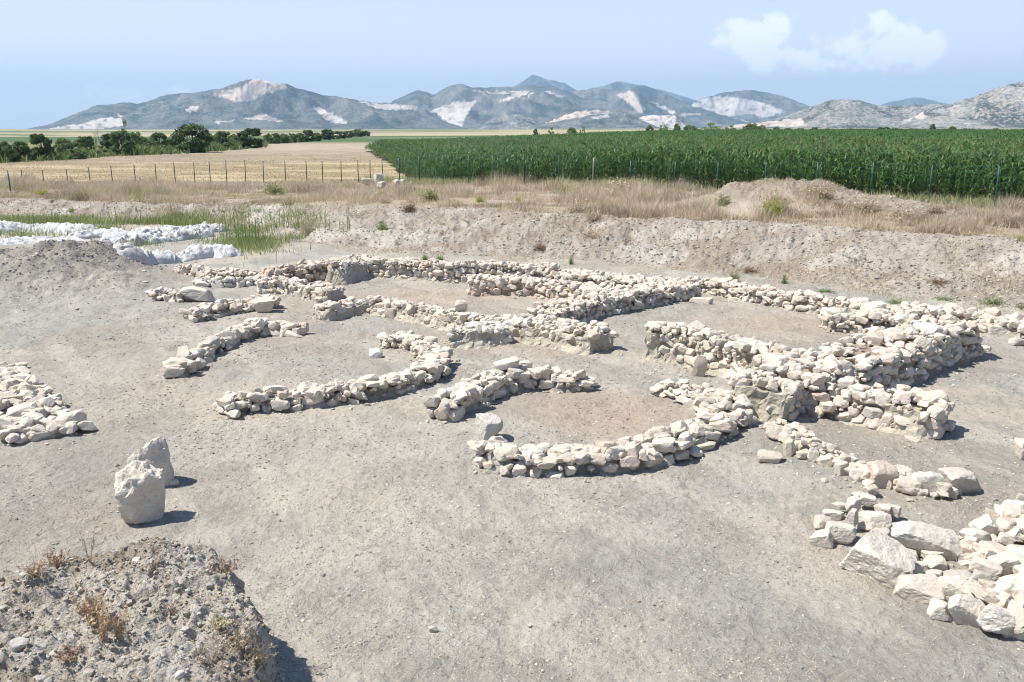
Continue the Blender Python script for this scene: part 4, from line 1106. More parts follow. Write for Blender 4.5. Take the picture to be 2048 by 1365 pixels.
# ------------------------------------------------------------------ walls hidden under white sheets
def covered(label, pts, H, W, seed, lump=.13):
    n = len(pts); H = np.broadcast_to(np.asarray(H, float), (n,)); W = np.broadcast_to(np.asarray(W, float), (n,))
    L = []
    for (u, v), h, w in zip(pts, H, W):
        g = G(u, v); 
        for _ in range(4):
            z = hz(g[0], g[1]) + h; g = P(u, v, z)
        L.append([g[0], g[1], z, h, w])
    S, X, T = poly_resample(np.array(L), .06)
    Nn = np.stack([-T[:, 1], T[:, 0]], -1)
    e = np.minimum(S, S[-1] - S); endf = np.clip(e / .35, 0, 1) ** .5
    m = 34; k = np.linspace(-1, 1, m)
    sh = np.clip((1.16 - np.abs(k) ** 2.6 * 1.16), 0, 1) ** .8
    w2 = X[:, 4] / 2 * (.45 + .55 * endf) * (1 + .5 * fbm(S * 1.3, S * 0 + 3, 3, seed + 20))
    V = np.zeros((len(S), m, 3))
    V[:, :, :2] = X[:, None, :2] + Nn[:, None, :] * (k[None] * (w2[:, None] + .12))[..., None]
    zb = height(V[:, :, 0].ravel(), V[:, :, 1].ravel(), True).reshape(len(S), m)
    x, y = V[:, :, 0], V[:, :, 1]
    bl = 1 - 2 * np.abs(fbm(x * 2.8, y * 2.8, 2, seed)); fo = fbm(x * 5.5, y * 5.5, 3, seed + 5); wx = x + .5 * fbm(x * 1.6, y * 1.6, 2, seed + 11); wy = y + .5 * fbm(x * 1.6, y * 1.6, 2, seed + 12); cr = (1 - np.abs(fbm(wx * 7 + wy * 2, wy * 2.5, 2, seed + 9)) * 2.4) + .8 * (1 - np.abs(fbm(wx * 3, wy * 9, 2, seed + 10)) * 2.4)
    V[:, :, 2] = zb - .02 + sh[None] * (X[:, 3] * .7 * (.02 + .98 * endf) * (1 + .5 * fbm(S * .9, S * 0, 2, seed + 21)))[:, None] + (np.clip(sh, .12, 1)[None] * (.25 + .75 * endf)[:, None]) * (lump * .6 * bl + .07 * fo + .06 * cr + .03 * fbm(x * 16, y * 16, 2, seed + 4))
    V[:, :, 0] += .06 * fbm(x * 4, y * 4 + V[:, :, 2] * 4, 3, seed + 2); V[:, :, 1] += .06 * fbm(x * 4, y * 4 + V[:, :, 2] * 4, 3, seed + 3)
    v = V.reshape(-1, 3)
    v2 = v - np.array([0, 0, .012])
    f = grid_faces(len(S), m)
    c = np.full((len(v), 3), .54) * np.array([1, .99, .97])
    d = sstep(.25, .55, fbm(v[:, 0] * 1.4, v[:, 1] * 1.4, 4, seed + 7))[:, None]
    c = c * (1 - .5 * d) + np.array([.5, .44, .36]) * .5 * d
    o = add('covered_wall', mesh_np('covered_wall', v, f, M_CLOTH, True, c)); tag(o, label, 'covered wall', 'ruined walls under white sheets')


cq = lambda *a: [(x / 2.926, 140 + y / 2.926) for x, y in a]
covered('farthest left wall under a lumpy white sheet, behind all the others', cq((-120, 905), (0, 900), (130, 893), (270, 893), (400, 905), (540, 915)), .35, 1.2, 201)
covered('low wall under white sheet, in front of the farthest left one', cq((400, 950), (500, 938), (600, 930), (690, 930), (770, 925)), .32, .9, 202)
covered('tall white sheeted lump standing highest among the covered walls', cq((790, 905), (845, 890), (905, 895)), .62, .9, 203, .08)
covered('white sheeted wall running toward the green weeds at the back', cq((930, 915), (1000, 912), (1100, 908), (1200, 900), (1330, 895)), .36, .85, 204)
covered('long white sheeted wall slanting below the tall lump', cq((545, 1005), (640, 990), (760, 972), (880, 960), (1000, 950), (1120, 938), (1230, 925)), .34, .8, 205)
covered('broad white sheet draped over the dirt heap at the left edge', cq((-150, 1015), (0, 1005), (120, 995), (240, 985), (330, 985), (430, 1000), (510, 1028)), .10, 1.2, 206, .10)
covered('white sheeted wall right of the dirt heap, left half of nearest pair', cq((680, 1085), (770, 1075), (860, 1062), (930, 1060), (985, 1075)), .36, .85, 207)
covered('nearest white sheeted wall with a brown dead clump on it', cq((1015, 1060), (1100, 1048), (1200, 1035), (1290, 1030), (1370, 1035)), .36, .8, 208)
# ------------------------------------------------------------------ the two fences
GREEN = (.012, .065, .058); DARK = (.075, .085, .06); GREYP = (.26, .25, .23)


def post_on(line_a, line_b, u):
    k = (u - CX) / F
    d = line_b - line_a
    # X = k * depth, depth close to Y for far things
    lo, hi = -.6, 1.6
    for _ in range(50):
        m = (lo + hi) / 2; p = line_a + d * m
        uu_ = proj(p[0], p[1], 1.5)[0]
        if (uu_ < u) == (d[0] > 0): lo = m
        else: hi = m
    return line_a + d * lo


def fence(label, a, b, posts, tops, cols, wires, rad):
    pts = [post_on(a, b, u) for u in posts]
    base = np.array([*pts[0], hz(*pts[0])]); root = empty('wire_fence', base); tag(root, label, 'fence')
    tp = []
    for p, tv, c in zip(pts, tops, cols):
        z0 = hz(*p); zt = PD(0, tv, p[1])[2] if tv else z0 + 1.72
        B = Bag(); ln = random.uniform(-.03, .03)
        B.tube(np.array([[0, 0, -.3], [ln * .5, 0, (zt - z0) / 2], [ln, 0, zt - z0]]), rad, 8, c)
        B.tube(np.array([[ln, 0, zt - z0], [ln, 0, zt - z0 + .03]]), rad * 1.25, 8, np.asarray(c) * .6)
        add('post', B.mesh('post', M_PAINT, True), root, np.array([*p, z0]) - base); tp.append(np.array([p[0], p[1], zt]))
    B = Bag(); wc = np.asarray(cols[0]) * 1.1 if wires else (.2, .2, .18)
    for p0, p1 in zip(tp[:-1], tp[1:]):
        g0, g1 = hz(p0[0], p0[1]), hz(p1[0], p1[1])
        nh = 9 if wires else 3
        for k in range(nh):
            f = .06 + .92 * k / (nh - 1)
            t = np.linspace(0, 1, 5)[:, None]
            q0 = np.array([p0[0], p0[1], g0 + (p0[2] - g0) * f]); q1 = np.array([p1[0], p1[1], g1 + (p1[2] - g1) * f])
            w = q0 + (q1 - q0) * t; w[:, 2] -= .03 * np.sin(t[:, 0] * math.pi)
            B.tube(w - base, .0030 if k < nh - 1 else .0045, 3, wc)
        if wires:
            L = np.linalg.norm(p1[:2] - p0[:2]); m = max(2, int(L / .16))
            for k in range(1, m):
                f = k / m; x = p0[:2] + (p1[:2] - p0[:2]) * f; g = g0 + (g1 - g0) * f; zt = p0[2] + (p1[2] - p0[2]) * f
                B.tube(np.array([[x[0], x[1], g + .03], [x[0], x[1], g + (zt - g) * .98]]) - base, .0022, 3, wc)
    add('wire_mesh', B.mesh('wire_mesh', M_PAINT), root)


rp = [799, 839, 886, 937, 986, 1049, 1117, 1186, 1261, 1349, 1435, 1529, 1630, 1740, 1857, 1990, 2140]
rt = [316, 312, 309, 310, 310, 307, 310, 316, 322, 323, 323, 323, 323, 324, 329, 331, None]
fence('long green wire mesh fence on green posts in front of the maize', FENCE_C, FENCE_R, rp, rt, [GREYP if u == 1186 else GREEN for u in rp], True, .034)
lp = [-5, 42, 85, 133, 178, 223, 269, 311, 349, 388, 419, 452, 490, 526, 570, 613, 645, 682, 716, 740, 765]
lt = [342, 341, 341, 340, 336, 333, 331, 330, 326, 326, 325, 322, 322, 324, 324, 324, 323, 323, 322, 322, 321]
fence('thin wire fence on dark posts before the golden stubble field', FENCE_C, FENCE_L, lp[::-1], lt[::-1], [DARK] * len(lp), False, .034)
g = G(22, 389); B = Bag(); zt = PD(0, 341, g[1])[2] - g[2]
root = empty('fence_post', g); tag(root, 'single green corner post in a square concrete footing at far left', 'fence post')
B.tube(np.array([[0, 0, 0], [0, 0, zt / 2], [-.04, 0, zt]]), .045, 8, (.10, .14, .10)); add('post', B.mesh('post', M_PAINT, True), root)
B = Bag(); B.box((.05, 0, .06), (.62, .5, .22), (.40, .38, .35)); add('footing', B.mesh('footing', M_CONC), root)


# ------------------------------------------------------------------ maize
def maize_template(seed, nl, seg, hgt=1.0, lw=.035, tassel=True):
    r = np.random.default_rng(seed); B = Bag()
    if seg >= 4: B.tube(np.array([[0, 0, 0], [0, 0, .5], [.01, 0, .9]]), [.008, .007, .004], 4, (.10, .17, .045))
    V, Fq, Cc = [], [], []
    a0 = r.uniform(0, 6.28)
    for i in range(nl):
        t = (i + .5) / nl; z0 = .06 + .84 * t if seg >= 4 else .40 + .5 * t
        a = a0 + i * math.pi + r.normal(0, .5); L = (.34 - .10 * abs(t - .55)) * r.uniform(.85, 1.15); el = r.uniform(.8, 1.25); dr = r.uniform(1.4, 2.6)
        s = np.linspace(0, 1, seg + 1); an = el - dr * s ** 1.5
        hx = np.concatenate([[0], np.cumsum(np.cos((an[1:] + an[:-1]) / 2))]) * L / seg; hzv = np.concatenate([[0], np.cumsum(np.sin((an[1:] + an[:-1]) / 2))]) * L / seg
        w = lw * np.sin(np.clip(s * .86 + .14, 0, 1) * math.pi) ** .7 + .002; tw = r.uniform(-.5, .5) * s
        for k in range(seg + 1):
            cpos = np.array([math.cos(a) * hx[k], math.sin(a) * hx[k], z0 + hzv[k]]); sd = np.array([-math.sin(a) * math.cos(tw[k]), math.cos(a) * math.cos(tw[k]), math.sin(tw[k])])
            V += [cpos - sd * w[k] / 2, cpos + sd * w[k] / 2]
        b = len(V) - 2 * (seg + 1)
        Fq += [[b + 2 * k, b + 2 * k + 1, b + 2 * k + 3, b + 2 * k + 2] for k in range(seg)]
        col = np.array([(.055, .118, .024), (.072, .142, .03), (.046, .098, .02), (.11, .175, .05)][r.integers(4)])
        if t < .3 and r.random() < .45: col = np.array([.30, .27, .14])
        Cc += [col] * (2 * (seg + 1))
    B.put(np.array(V), np.array(Fq), None, np.array(Cc))
    if tassel and r.random() < .3:
        for k in range(3):
            d = r.normal(0, .02, 2); B.put(np.array([[0, -.003, .9], [0, .003, .9], [d[0], d[1] + .003, 1.04], [d[0], d[1] - .003, 1.04]]), [[0, 1, 2, 3]], None, (.30, .28, .12))
    v = np.concatenate(B.v); q = np.concatenate(B.q); t = np.concatenate(B.t) if B.t else np.zeros((0, 3), int)
    return v, q, t, np.concatenate(B.c)


def lay(pos, h, temps, r):
    VV, QQ, TT, CCl, off = [], [], [], [], 0
    k = r.integers(0, len(temps), len(pos))
    for i, (v, q, t, c) in enumerate(temps):
        m = k == i; p = pos[m]; n = len(p)
        if not n: continue
        th = r.uniform(0, 6.28, n); cs, sn = np.cos(th)[:, None], np.sin(th)[:, None]; hh = h[m][:, None]
        x = (v[None, :, 0] * cs - v[None, :, 1] * sn) * hh + p[:, :1]; y = (v[None, :, 0] * sn + v[None, :, 1] * cs) * hh + p[:, 1:2]; z = v[None, :, 2] * hh + p[:, 2:]
        VV.append(np.stack([x, y, z], -1).reshape(-1, 3)); nv = len(v)
        o = (off + np.arange(n) * nv)[:, None, None]
        QQ.append((q[None] + o).reshape(-1, 4))
        if len(t): TT.append((t[None] + o).reshape(-1, 3))
        CCl.append((c[None] * r.uniform(.75, 1.25, n)[:, None, None]).reshape(-1, 3)); off += n * nv
    return VV, QQ, TT, CCl, off


def maize():
    r = np.random.default_rng(91)
    d = (FENCE_R - FENCE_C) / np.linalg.norm(FENCE_R - FENCE_C); nn = np.array([-d[1], d[0]])
    hi = [maize_template(1000 + i, 17, 5, lw=.034) for i in range(8)]; mid = [maize_template(1100 + i, 11, 3, lw=.040) for i in range(6)]; far = [maize_template(1200 + i, 8, 2, lw=.055, tassel=False) for i in range(6)]
    def plot(s0, s1, n0, n1, ds, dn):
        s, n = np.meshgrid(np.arange(s0, s1, ds), np.arange(n0, n1, dn)); s = s.ravel() + r.normal(0, ds * .25, s.size); n = n.ravel() + r.normal(0, dn * .08, n.size)
        p = FENCE_C + s[:, None] * d + n[:, None] * nn
        u = uu(p[:, 0], p[:, 1]); k = in_corn(p[:, 0], p[:, 1]) & (u < 2450) & (p[:, 1] > 20)
        return p[k]
    A = plot(-30, 75, 1.6, 13, .2, .68); Bm = plot(-90, 140, 13, 60, .29, .72); D = plot(-330, 420, 60, 340, .75, .95)
    parts = []
    for p, T, h0 in ((A, hi, 1.0), (Bm, mid, 1.0), (D, far, 1.02)):
        hh = (2.02 + .16 * fbm(p[:, 0] * .12, p[:, 1] * .12, 3, 92) + r.normal(0, .14, len(p))) * h0
        lim = np.interp(p[:, 1], [45, 68, 90, 120, 165, 400], [840, 826, 795, 768, 737, 735]); dl = (uu(p[:, 0], p[:, 1]) - lim) / F * p[:, 1]
        hh *= np.clip(.5 + .5 * dl / 3.5 + r.normal(0, .08, len(p)), .45, 1)
        fr = corn_near(p[:, 1], p[:, 0]); hh *= np.clip(.72 + .28 * (fr - 1.4) / 2.2 + r.normal(0, .07, len(p)), .6, 1)
        z = height(p[:, 0], p[:, 1], False)
        parts.append(lay(np.stack([p[:, 0], p[:, 1], z], -1), hh, T, r))
    V, Q, T, Cc, off = [], [], [], [], 0
    for vv, qq, tt, cc, n in parts:
        V += vv; Q += [x + off for x in qq]; T += [x + off for x in tt]; Cc += cc; off += n
    me = mesh_np('maize_field', np.concatenate(V), [np.concatenate(Q), np.concatenate(T)], M_CORN, True, np.concatenate(Cc))
    tag(add('maize_field', me), kind='stuff')
    print('maize', len(A), len(Bm), len(D), len(me.polygons))


maize()


# ------------------------------------------------------------------ trees
def tree_protos(seed, dark, nclump=62, per=80, leaf=.042, squash=1.0, bare=False):
    r = np.random.default_rng(seed)
    B = Bag()
    bc = (.16, .13, .10) if not bare else (.36, .33, .29)
    B.tube(np.array([[0, 0, -.03], [.01, .0, .2], [.0, .02, .45], [0, 0, .8]]), [.035, .027, .02, .006], 7, bc)
    cl = []
    for i in range(nclump):
        a = r.uniform(0, 6.28); z = r.uniform(.06, .93) ** 1.15; R = .47 * math.sqrt(max(.05, 1 - ((z - .45) / .52) ** 2)) * r.uniform(.3, 1.0) ** .6
        cl.append((R * math.cos(a), R * math.sin(a), z, r.uniform(.09, .17)))
    for (x, y, z, s) in cl[:14]:
        z0 = r.uniform(.15, .45); B.tube(np.array([[0, 0, z0], [x * .5, y * .5, z0 + (z - z0) * .6], [x, y, z]]), [.012, .008, .002], 4, bc)
    tr = B.mesh('trunk', M_BARK, True)
    B = Bag()
    for (x, y, z, s) in cl:
        n = int(per * (s / .11) ** 1.5) if not bare else int(per * .25)
        p = r.normal(size=(n, 3)); p /= np.linalg.norm(p, axis=1)[:, None]; p *= (r.random(n) ** .4 * s)[:, None]; p[:, 2] *= .75
        p += np.array([x, y, z])
        p = p[(p[:, 2] > .03)]; n = len(p)
        a = r.normal(size=(n, 3)); a /= np.linalg.norm(a, axis=1)[:, None]; b = np.cross(a, r.normal(size=(n, 3))); b /= np.linalg.norm(b, axis=1)[:, None]
        sz = r.uniform(.5, 1.1, n)[:, None] * leaf
        V = np.stack([p - a * sz, p + b * sz * .6, p + a * sz, p - b * sz * .6], 1)
        c = pick(dark, 1, r, .25)[0] * r.uniform(.8, 1.2, (n, 1))
        B.put(V.reshape(-1, 3), np.arange(n * 4).reshape(-1, 4), None, np.repeat(c, 4, 0))
    cr = B.mesh('crown', M_LEAF)
    return tr, cr


DG = [(.08, .13, .04), (.11, .16, .05), (.06, .10, .03)]; MG = [(.13, .195, .065), (.18, .235, .08), (.10, .16, .05)]; LG = [(.22, .29, .10), (.27, .32, .13)]
TP = {'dark': [tree_protos(1 + i, DG) for i in range(4)], 'mid': [tree_protos(11 + i, MG) for i in range(4)], 'light': [tree_protos(21 + i, LG, 26, 60) for i in range(3)], 'bare': [tree_protos(31 + i, [(.26, .24, .18), (.20, .20, .13)], 30, 60, .02, bare=True) for i in range(2)]}


def tree(u, vb, vt, w, kind, i, label, Y=None, group=None, cat='tree', name='tree'):
    g = G(u, vb) if Y is None else PD(u, vb, Y)
    if Y is not None: g[2] = hz(g[0], g[1])
    top = PD(u, vt, g[1])[2]; H = max(.6, top - g[2]); W = w / F * g[1]
    tr, cr = TP[kind][i % len(TP[kind])]
    o = empty(name, g - np.array([0, 0, .05])); o.rotation_euler = (0, 0, i * 1.7); o.scale = (W * .95, W * .95, H * 1.03)
    tag(o, label, cat, group)
    add('trunk', tr, o); add('crown', cr, o)


TL = [(7, 325, 283, 44, 'mid'), (44, 322, 282, 38, 'dark'), (85, 321, 268, 46, 'dark'), (130, 318, 278, 38, 'mid'), (150, 319, 298, 44, 'mid'), (174, 311, 272, 40, 'dark'), (196, 314, 290, 30, 'light'), (246, 311, 263, 50, 'mid'), (273, 307, 266, 42, 'mid'), (300, 307, 277, 34, 'mid'), (321, 304, 266, 40, 'mid'),
      (342, 304, 277, 34, 'mid'), (362, 304, 272, 36, 'mid'), (386, 306, 248, 76, 'dark'), (424, 300, 273, 36, 'mid'), (448, 299, 263, 40, 'mid'), (475, 297, 268, 38, 'mid'), (502, 297, 257, 54, 'dark'), (220, 306, 268, 36, 'dark'), (106, 318, 304, 24, 'dark'), (225, 311, 296, 26, 'light'), (290, 308, 292, 26, 'light'), (334, 306, 290, 26, 'light'),
      (407, 302, 287, 24, 'mid'), (460, 300, 284, 26, 'mid'), (65, 322, 300, 26, 'mid'), (26, 324, 300, 24, 'dark'), (160, 306, 280, 36, 'mid'), (438, 296, 270, 32, 'mid')]
special = {386: 'biggest roundest dark green tree of the orchard at the field edge', 502: 'dark rounded tree at right end of the orchard line', 85: 'tall dark tree near the left end of the orchard, two leaning crowns', 7: 'green tree cut by the left edge of the picture'}
for i, t in enumerate(sorted(TL)):
    tree(*t, i, special.get(t[0], f'{ORD[i]} tree from the left edge in the orchard line behind the stubble'), group='trees of the orchard line on the left')
tree(200, 304, 241, 13, 'bare', 0, 'bare grey poplar sticking up above the orchard, left one'); tree(254, 302, 240, 14, 'light', 1, 'thin yellow green poplar rising above the orchard'); tree(193, 302, 262, 30, 'bare', 1, 'leafless grey tree at the foot of the bare poplar')
tree(284, 306, 268, 14, 'bare', 0, 'small bare grey tree among the green orchard trees')
FR = [(536, 288, 268, 22, 'mid'), (552, 288, 267, 22, 'mid'), (568, 287, 268, 22, 'mid'), (584, 286, 267, 22, 'mid'), (600, 285, 266, 24, 'mid'), (616, 284, 260, 28, 'dark'), (634, 283, 266, 22, 'mid'), (656, 280, 259, 34, 'dark'), (680, 278, 263, 26, 'dark'), (697, 276, 262, 26, 'dark'), (716, 274, 259, 26, 'mid'), (731, 273, 262, 22, 'dark')]
for i, t in enumerate(FR): tree(*t, i, f'{ORD[i]} of the small far orchard trees, counted from the left dark tree', group='small far orchard trees')
BR = [(1071, 256, 14, 4), (1102, 253, 16, 3), (1143, 254, 26, 5), (1165, 250, 15, 5), (1299, 249, 22, 4), (1326, 248, 24, 4), (1353, 246, 18, 4), (1423, 246, 36, 3), (1380, 249, 40, 3), (1460, 249, 30, 4), (1502, 248, 38, 4), (1522, 250, 24, 3), (1553, 254, 16, 3), (1575, 256, 20, 3), (1600, 257, 26, 2), (1628, 255, 18, 3), (1660, 257, 40, 3), (1700, 257, 40, 3), (1730, 258, 30, 3), (1765, 255, 38, 3), (1792, 256, 36, 3), (1825, 257, 36, 3), (1864, 249, 13, 5), (1885, 258, 42, 3), (1903, 253, 20, 4), (1936, 257, 36, 3), (1990, 257, 18, 3), (2046, 258, 26, 3)]
for i, (u, vt, w, h) in enumerate(BR):
    tree(u, 270, vt + (2 if u < 1420 else 0), w * (.8 if u < 1420 else 1), ['mid', 'light', 'mid', 'light'][i % 4] if u < 1560 else ['mid', 'dark'][i % 2], i, f'{ORD[i]} bush from the left in the row behind the maize', Y=300, group='bushes and trees behind the maize', cat='bush', name='far_bush')

# ------------------------------------------------------------------ mountains
def hill(label_name, sky, D, Wd, base_w, scars, seed, scrub, rock, res=1.3, dens=.35, gul=.5, rocky=.3):
    r_ = np.random.default_rng(seed)
    su = np.array([p[0] for p in sky], float); sv = np.array([p[1] for p in sky], float)
    u = np.arange(su[0], su[-1] + .1, res)
    Hc = np.interp(u, su, sv); Hc = np.convolve(np.pad(Hc, 4, 'edge'), np.ones(9) / 9, 'valid')
    Hc = Hc + 1.6 * fbm(u * .08, u * 0, 4, seed) * np.clip((258 - Hc) / 20, 0, 1)
    zc = np.maximum((VHOR - Hc) / F * D / CP * 1.0 + HCAM, 0)
    t = np.concatenate([np.linspace(-1, 0, 110), np.linspace(.05, 1, 14)])
    A, Tt = np.meshgrid((u - CX) / F / CP, t)
    Y = D + Tt * np.where(Tt < 0, Wd, base_w); X = A * Y
    k = np.where(Tt < 0, 1 - (-Tt) ** 1.15, (1 - Tt ** 1.5))
    ridg = 1 - 2 * np.abs(fbm(X / Wd * 3.2, Y / Wd * 1.4, 4, seed + 1)); fine = fbm(X / Wd * 12, Y / Wd * 8, 4, seed + 2)
    env = 4 * k * (1 - k)
    Z = zc[None] * np.clip(k + env * (gul * .85 * ridg + .16 * fine - .06), 0, None)
    Z = np.minimum(Z, zc[None] * np.where(Tt < 0, 1 + (Y - D) / D * .98, 1)) - 3 * (np.abs(Tt) > .985)
    pu, pv = proj(X, Y, Z)
    col = np.zeros(X.shape + (3,)); col[:] = scrub
    n = fbm(X / Wd * 9, Y / Wd * 9, 4, seed + 3)
    m = sstep(-.05, .5, n + .25 * ridg) * dens
    col = col + (np.asarray(rock) - col) * m[..., None]
    sc = np.zeros(X.shape)
    jx = 6 * fbm(pu * .13, pv * .16, 4, seed + 5); jy = 3.5 * fbm(pu * .13 + 9, pv * .16, 4, seed + 6)
    for poly, c in scars:
        poly = np.array(poly, float); ins = np.zeros(X.shape, bool); px, py = pu + jx, pv + jy
        for i in range(len(poly)):
            a, b = poly[i], poly[(i + 1) % len(poly)]
            cr = (a[1] > py) != (b[1] > py); xi = a[0] + (py - a[1]) / (b[1] - a[1] + 1e-9) * (b[0] - a[0]); ins ^= cr & (px < xi)
        w = {'w': (.58, .52, .44), 'p': (.57, .46, .365), 't': (.55, .48, .39)}[c]
        terr = .92 + .07 * np.sin(Z * .22 + fbm(X * .01, Y * .01, 3, 3) * 9)[..., None] + .3 * fine[..., None]
        mk = ins * np.clip(.97 - .6 * sstep(.15, .5, fbm(pu * .11, pv * .2, 4, seed + 9)), 0, 1)
        col = col + (np.asarray(w) * terr - col) * mk[..., None]; sc = np.maximum(mk, sc)
    me = mesh_np('mountain', np.stack([X, Y, Z], -1).reshape(-1, 3), grid_faces(len(t), len(u)), M_HILL, True, col.reshape(-1, 3))
    at = me.attributes.new('scar', 'FLOAT', 'POINT'); at.data.foreach_set('value', sc.ravel().astype(np.float32))
    at = me.attributes.new('rocky', 'FLOAT', 'POINT'); at.data.foreach_set('value', np.full(sc.size, rocky, np.float32))
    o = add(label_name, me); tag(o, kind='structure')


def mat_hill():
    m, nt, b = mat('scrub_hillside', .95, .05)
    at = N(nt, 'ShaderNodeVertexColor', layer_name='col').outputs[0]; sc = N(nt, 'ShaderNodeAttribute', attribute_name='scar').outputs['Fac']
    rk = N(nt, 'ShaderNodeAttribute', attribute_name='rocky').outputs['Fac']
    pos = N(nt, 'ShaderNodeNewGeometry').outputs['Position']
    n1 = noise_tex(nt, pos, .085, 4, .7); n2 = noise_tex(nt, pos, .011, 4, .6)
    dots = maprange(nt, math_n(nt, 'MULTIPLY_ADD', n2, .7, n1), .82, .92, 0, 1)
    inv = math_n(nt, 'SUBTRACT', 1.0, sc)
    c = mixc(nt, math_n(nt, 'MULTIPLY', dots, math_n(nt, 'MULTIPLY', inv, rk)), at, (.44, .39, .33))
    dk = maprange(nt, n1, .40, .52, 1, 0)
    c = mixc(nt, math_n(nt, 'MULTIPLY', dk, math_n(nt, 'MULTIPLY', inv, .45)), c, (.03, .045, .028))
    nt.links.new(c, b.inputs['Base Color'])
    nt.links.new(bump(nt, n1, 6.0, .5), b.inputs['Normal'])
    return m


M_HILL = mat_hill()
SCR, ROC = (.045, .06, .038), (.26, .235, .20)
hill('mountain', [(930, 262), (985, 190), (1030, 180), (1062, 160), (1090, 168), (1120, 174), (1150, 190), (1180, 184), (1225, 171), (1260, 178), (1300, 186), (1360, 203), (1420, 222), (1500, 262)], 11800, 2200, 1500, [], 301, SCR, (.34, .31, .26), dens=.6)
hill('mountain', [(1680, 262), (1720, 212), (1755, 206), (1785, 200), (1820, 207), (1850, 214), (1900, 262)], 11000, 1500, 1200, [], 302, SCR, ROC)
hill('mountain', [(1320, 262), (1370, 206), (1400, 197), (1440, 189), (1470, 187), (1510, 193), (1550, 204), (1590, 219), (1640, 235), (1690, 262)], 8200, 1900, 1200, [([(1375, 210), (1400, 200), (1440, 193), (1500, 199), (1545, 213), (1570, 224), (1530, 236), (1490, 228), (1450, 236), (1400, 226)], 'w'), ([(1380, 238), (1440, 232), (1500, 244), (1400, 246)], 'w')], 303, SCR, ROC)
hill('mountain', [(1100, 262), (1130, 192), (1180, 183), (1215, 187), (1245, 185), (1270, 178), (1300, 190), (1340, 205), (1390, 223), (1450, 240), (1510, 262)], 7400, 1700, 1000, [([(1232, 190), (1262, 182), (1278, 200), (1292, 222), (1280, 228), (1260, 208)], 'p'), ([(1302, 203), (1312, 204), (1352, 226), (1342, 228)], 'w'), ([(1360, 228), (1400, 226), (1400, 232), (1360, 232)], 'p')], 304, SCR, ROC, dens=.55)
hill('mountain', [(740, 262), (800, 207), (845, 187), (865, 192), (880, 196), (900, 182), (930, 176), (950, 183), (985, 183), (1030, 181), (1062, 178), (1095, 179), (1130, 190), (1160, 202), (1200, 208), (1240, 222), (1300, 238), (1370, 262)], 6600, 1700, 1000,
     [([(855, 224), (880, 214), (905, 206), (955, 201), (940, 216), (930, 240), (918, 259), (905, 256), (885, 236), (872, 226)], 'w'), ([(995, 204), (1030, 186), (1062, 180), (1050, 190), (1010, 203)], 'p'), ([(942, 181), (985, 185), (1035, 182), (1060, 181), (1040, 186), (1000, 189), (950, 186)], 'p'), ([(1046, 200), (1062, 184), (1066, 186), (1056, 200)], 'p'), ([(1092, 181), (1130, 193), (1128, 196), (1090, 184)], 'p')], 305, SCR, ROC, dens=.5)
hill('mountain', [(-160, 266), (-60, 264), (40, 261), (100, 259), (150, 250), (200, 231), (240, 216), (275, 213), (300, 209), (320, 213), (350, 204), (380, 195), (410, 193), (430, 192), (480, 184), (520, 171), (550, 166), (562, 170), (580, 175), (605, 176), (615, 182), (640, 188), (665, 196), (700, 199), (730, 205), (760, 209), (800, 212), (835, 213), (860, 222), (900, 244), (950, 262)], 5600, 1500, 900,
     [([(420, 190), (480, 176), (520, 150), (562, 150), (576, 177), (530, 188), (500, 202), (470, 204), (450, 197)], 'p'), ([(372, 222), (385, 211), (406, 212), (382, 226)], 'p'), ([(482, 239), (530, 228), (560, 240), (572, 246), (525, 240)], 'p'), ([(622, 209), (640, 218), (696, 242), (690, 248), (670, 247), (645, 236)], 'w'), ([(30, 266), (100, 258), (160, 248), (205, 236), (242, 236), (256, 250), (190, 260), (60, 272)], 'w'), ([(714, 201), (760, 207), (832, 211), (834, 218), (800, 221), (750, 217)], 't'), ([(430, 245), (470, 240), (470, 243), (432, 248)], 'p'), ([(228, 224), (234, 225), (246, 234), (240, 235)], 't')], 306, SCR, ROC, dens=.3)
hill('mountain', [(950, 264), (985, 240), (1010, 229), (1025, 224), (1045, 230), (1070, 243), (1110, 262)], 5000, 700, 500, [], 307, SCR, (.32, .29, .24), dens=.5, rocky=.6)
hill('mountain', [(1040, 264), (1080, 246), (1130, 230), (1165, 221), (1200, 221), (1235, 226), (1270, 240), (1300, 252), (1340, 262)], 4700, 800, 500, [([(1090, 246), (1130, 231), (1165, 221), (1200, 221), (1232, 226), (1190, 230), (1150, 238)], 'p'), ([(1180, 236), (1215, 228), (1222, 233), (1185, 240)], 'w')], 308, SCR, ROC)
hill('mountain', [(1240, 264), (1262, 238), (1280, 234), (1332, 232), (1345, 240), (1366, 254), (1380, 264)], 4500, 300, 300, [([(1230, 270), (1250, 225), (1345, 225), (1390, 270)], 'w')], 309, SCR, ROC)
hill('mountain', [(1380, 262), (1440, 251), (1490, 246), (1540, 236), (1590, 215), (1615, 207), (1645, 203), (1675, 206), (1720, 217), (1770, 214), (1830, 213), (1900, 222), (1980, 262)], 4100, 900, 700, [([(1440, 258), (1480, 248), (1545, 243), (1600, 236), (1612, 252), (1560, 254), (1480, 256)], 'p'), ([(1805, 240), (1835, 232), (1845, 236), (1850, 250), (1800, 250)], 't')], 310, (.06, .07, .045), (.34, .31, .26), dens=.5, rocky=.6)
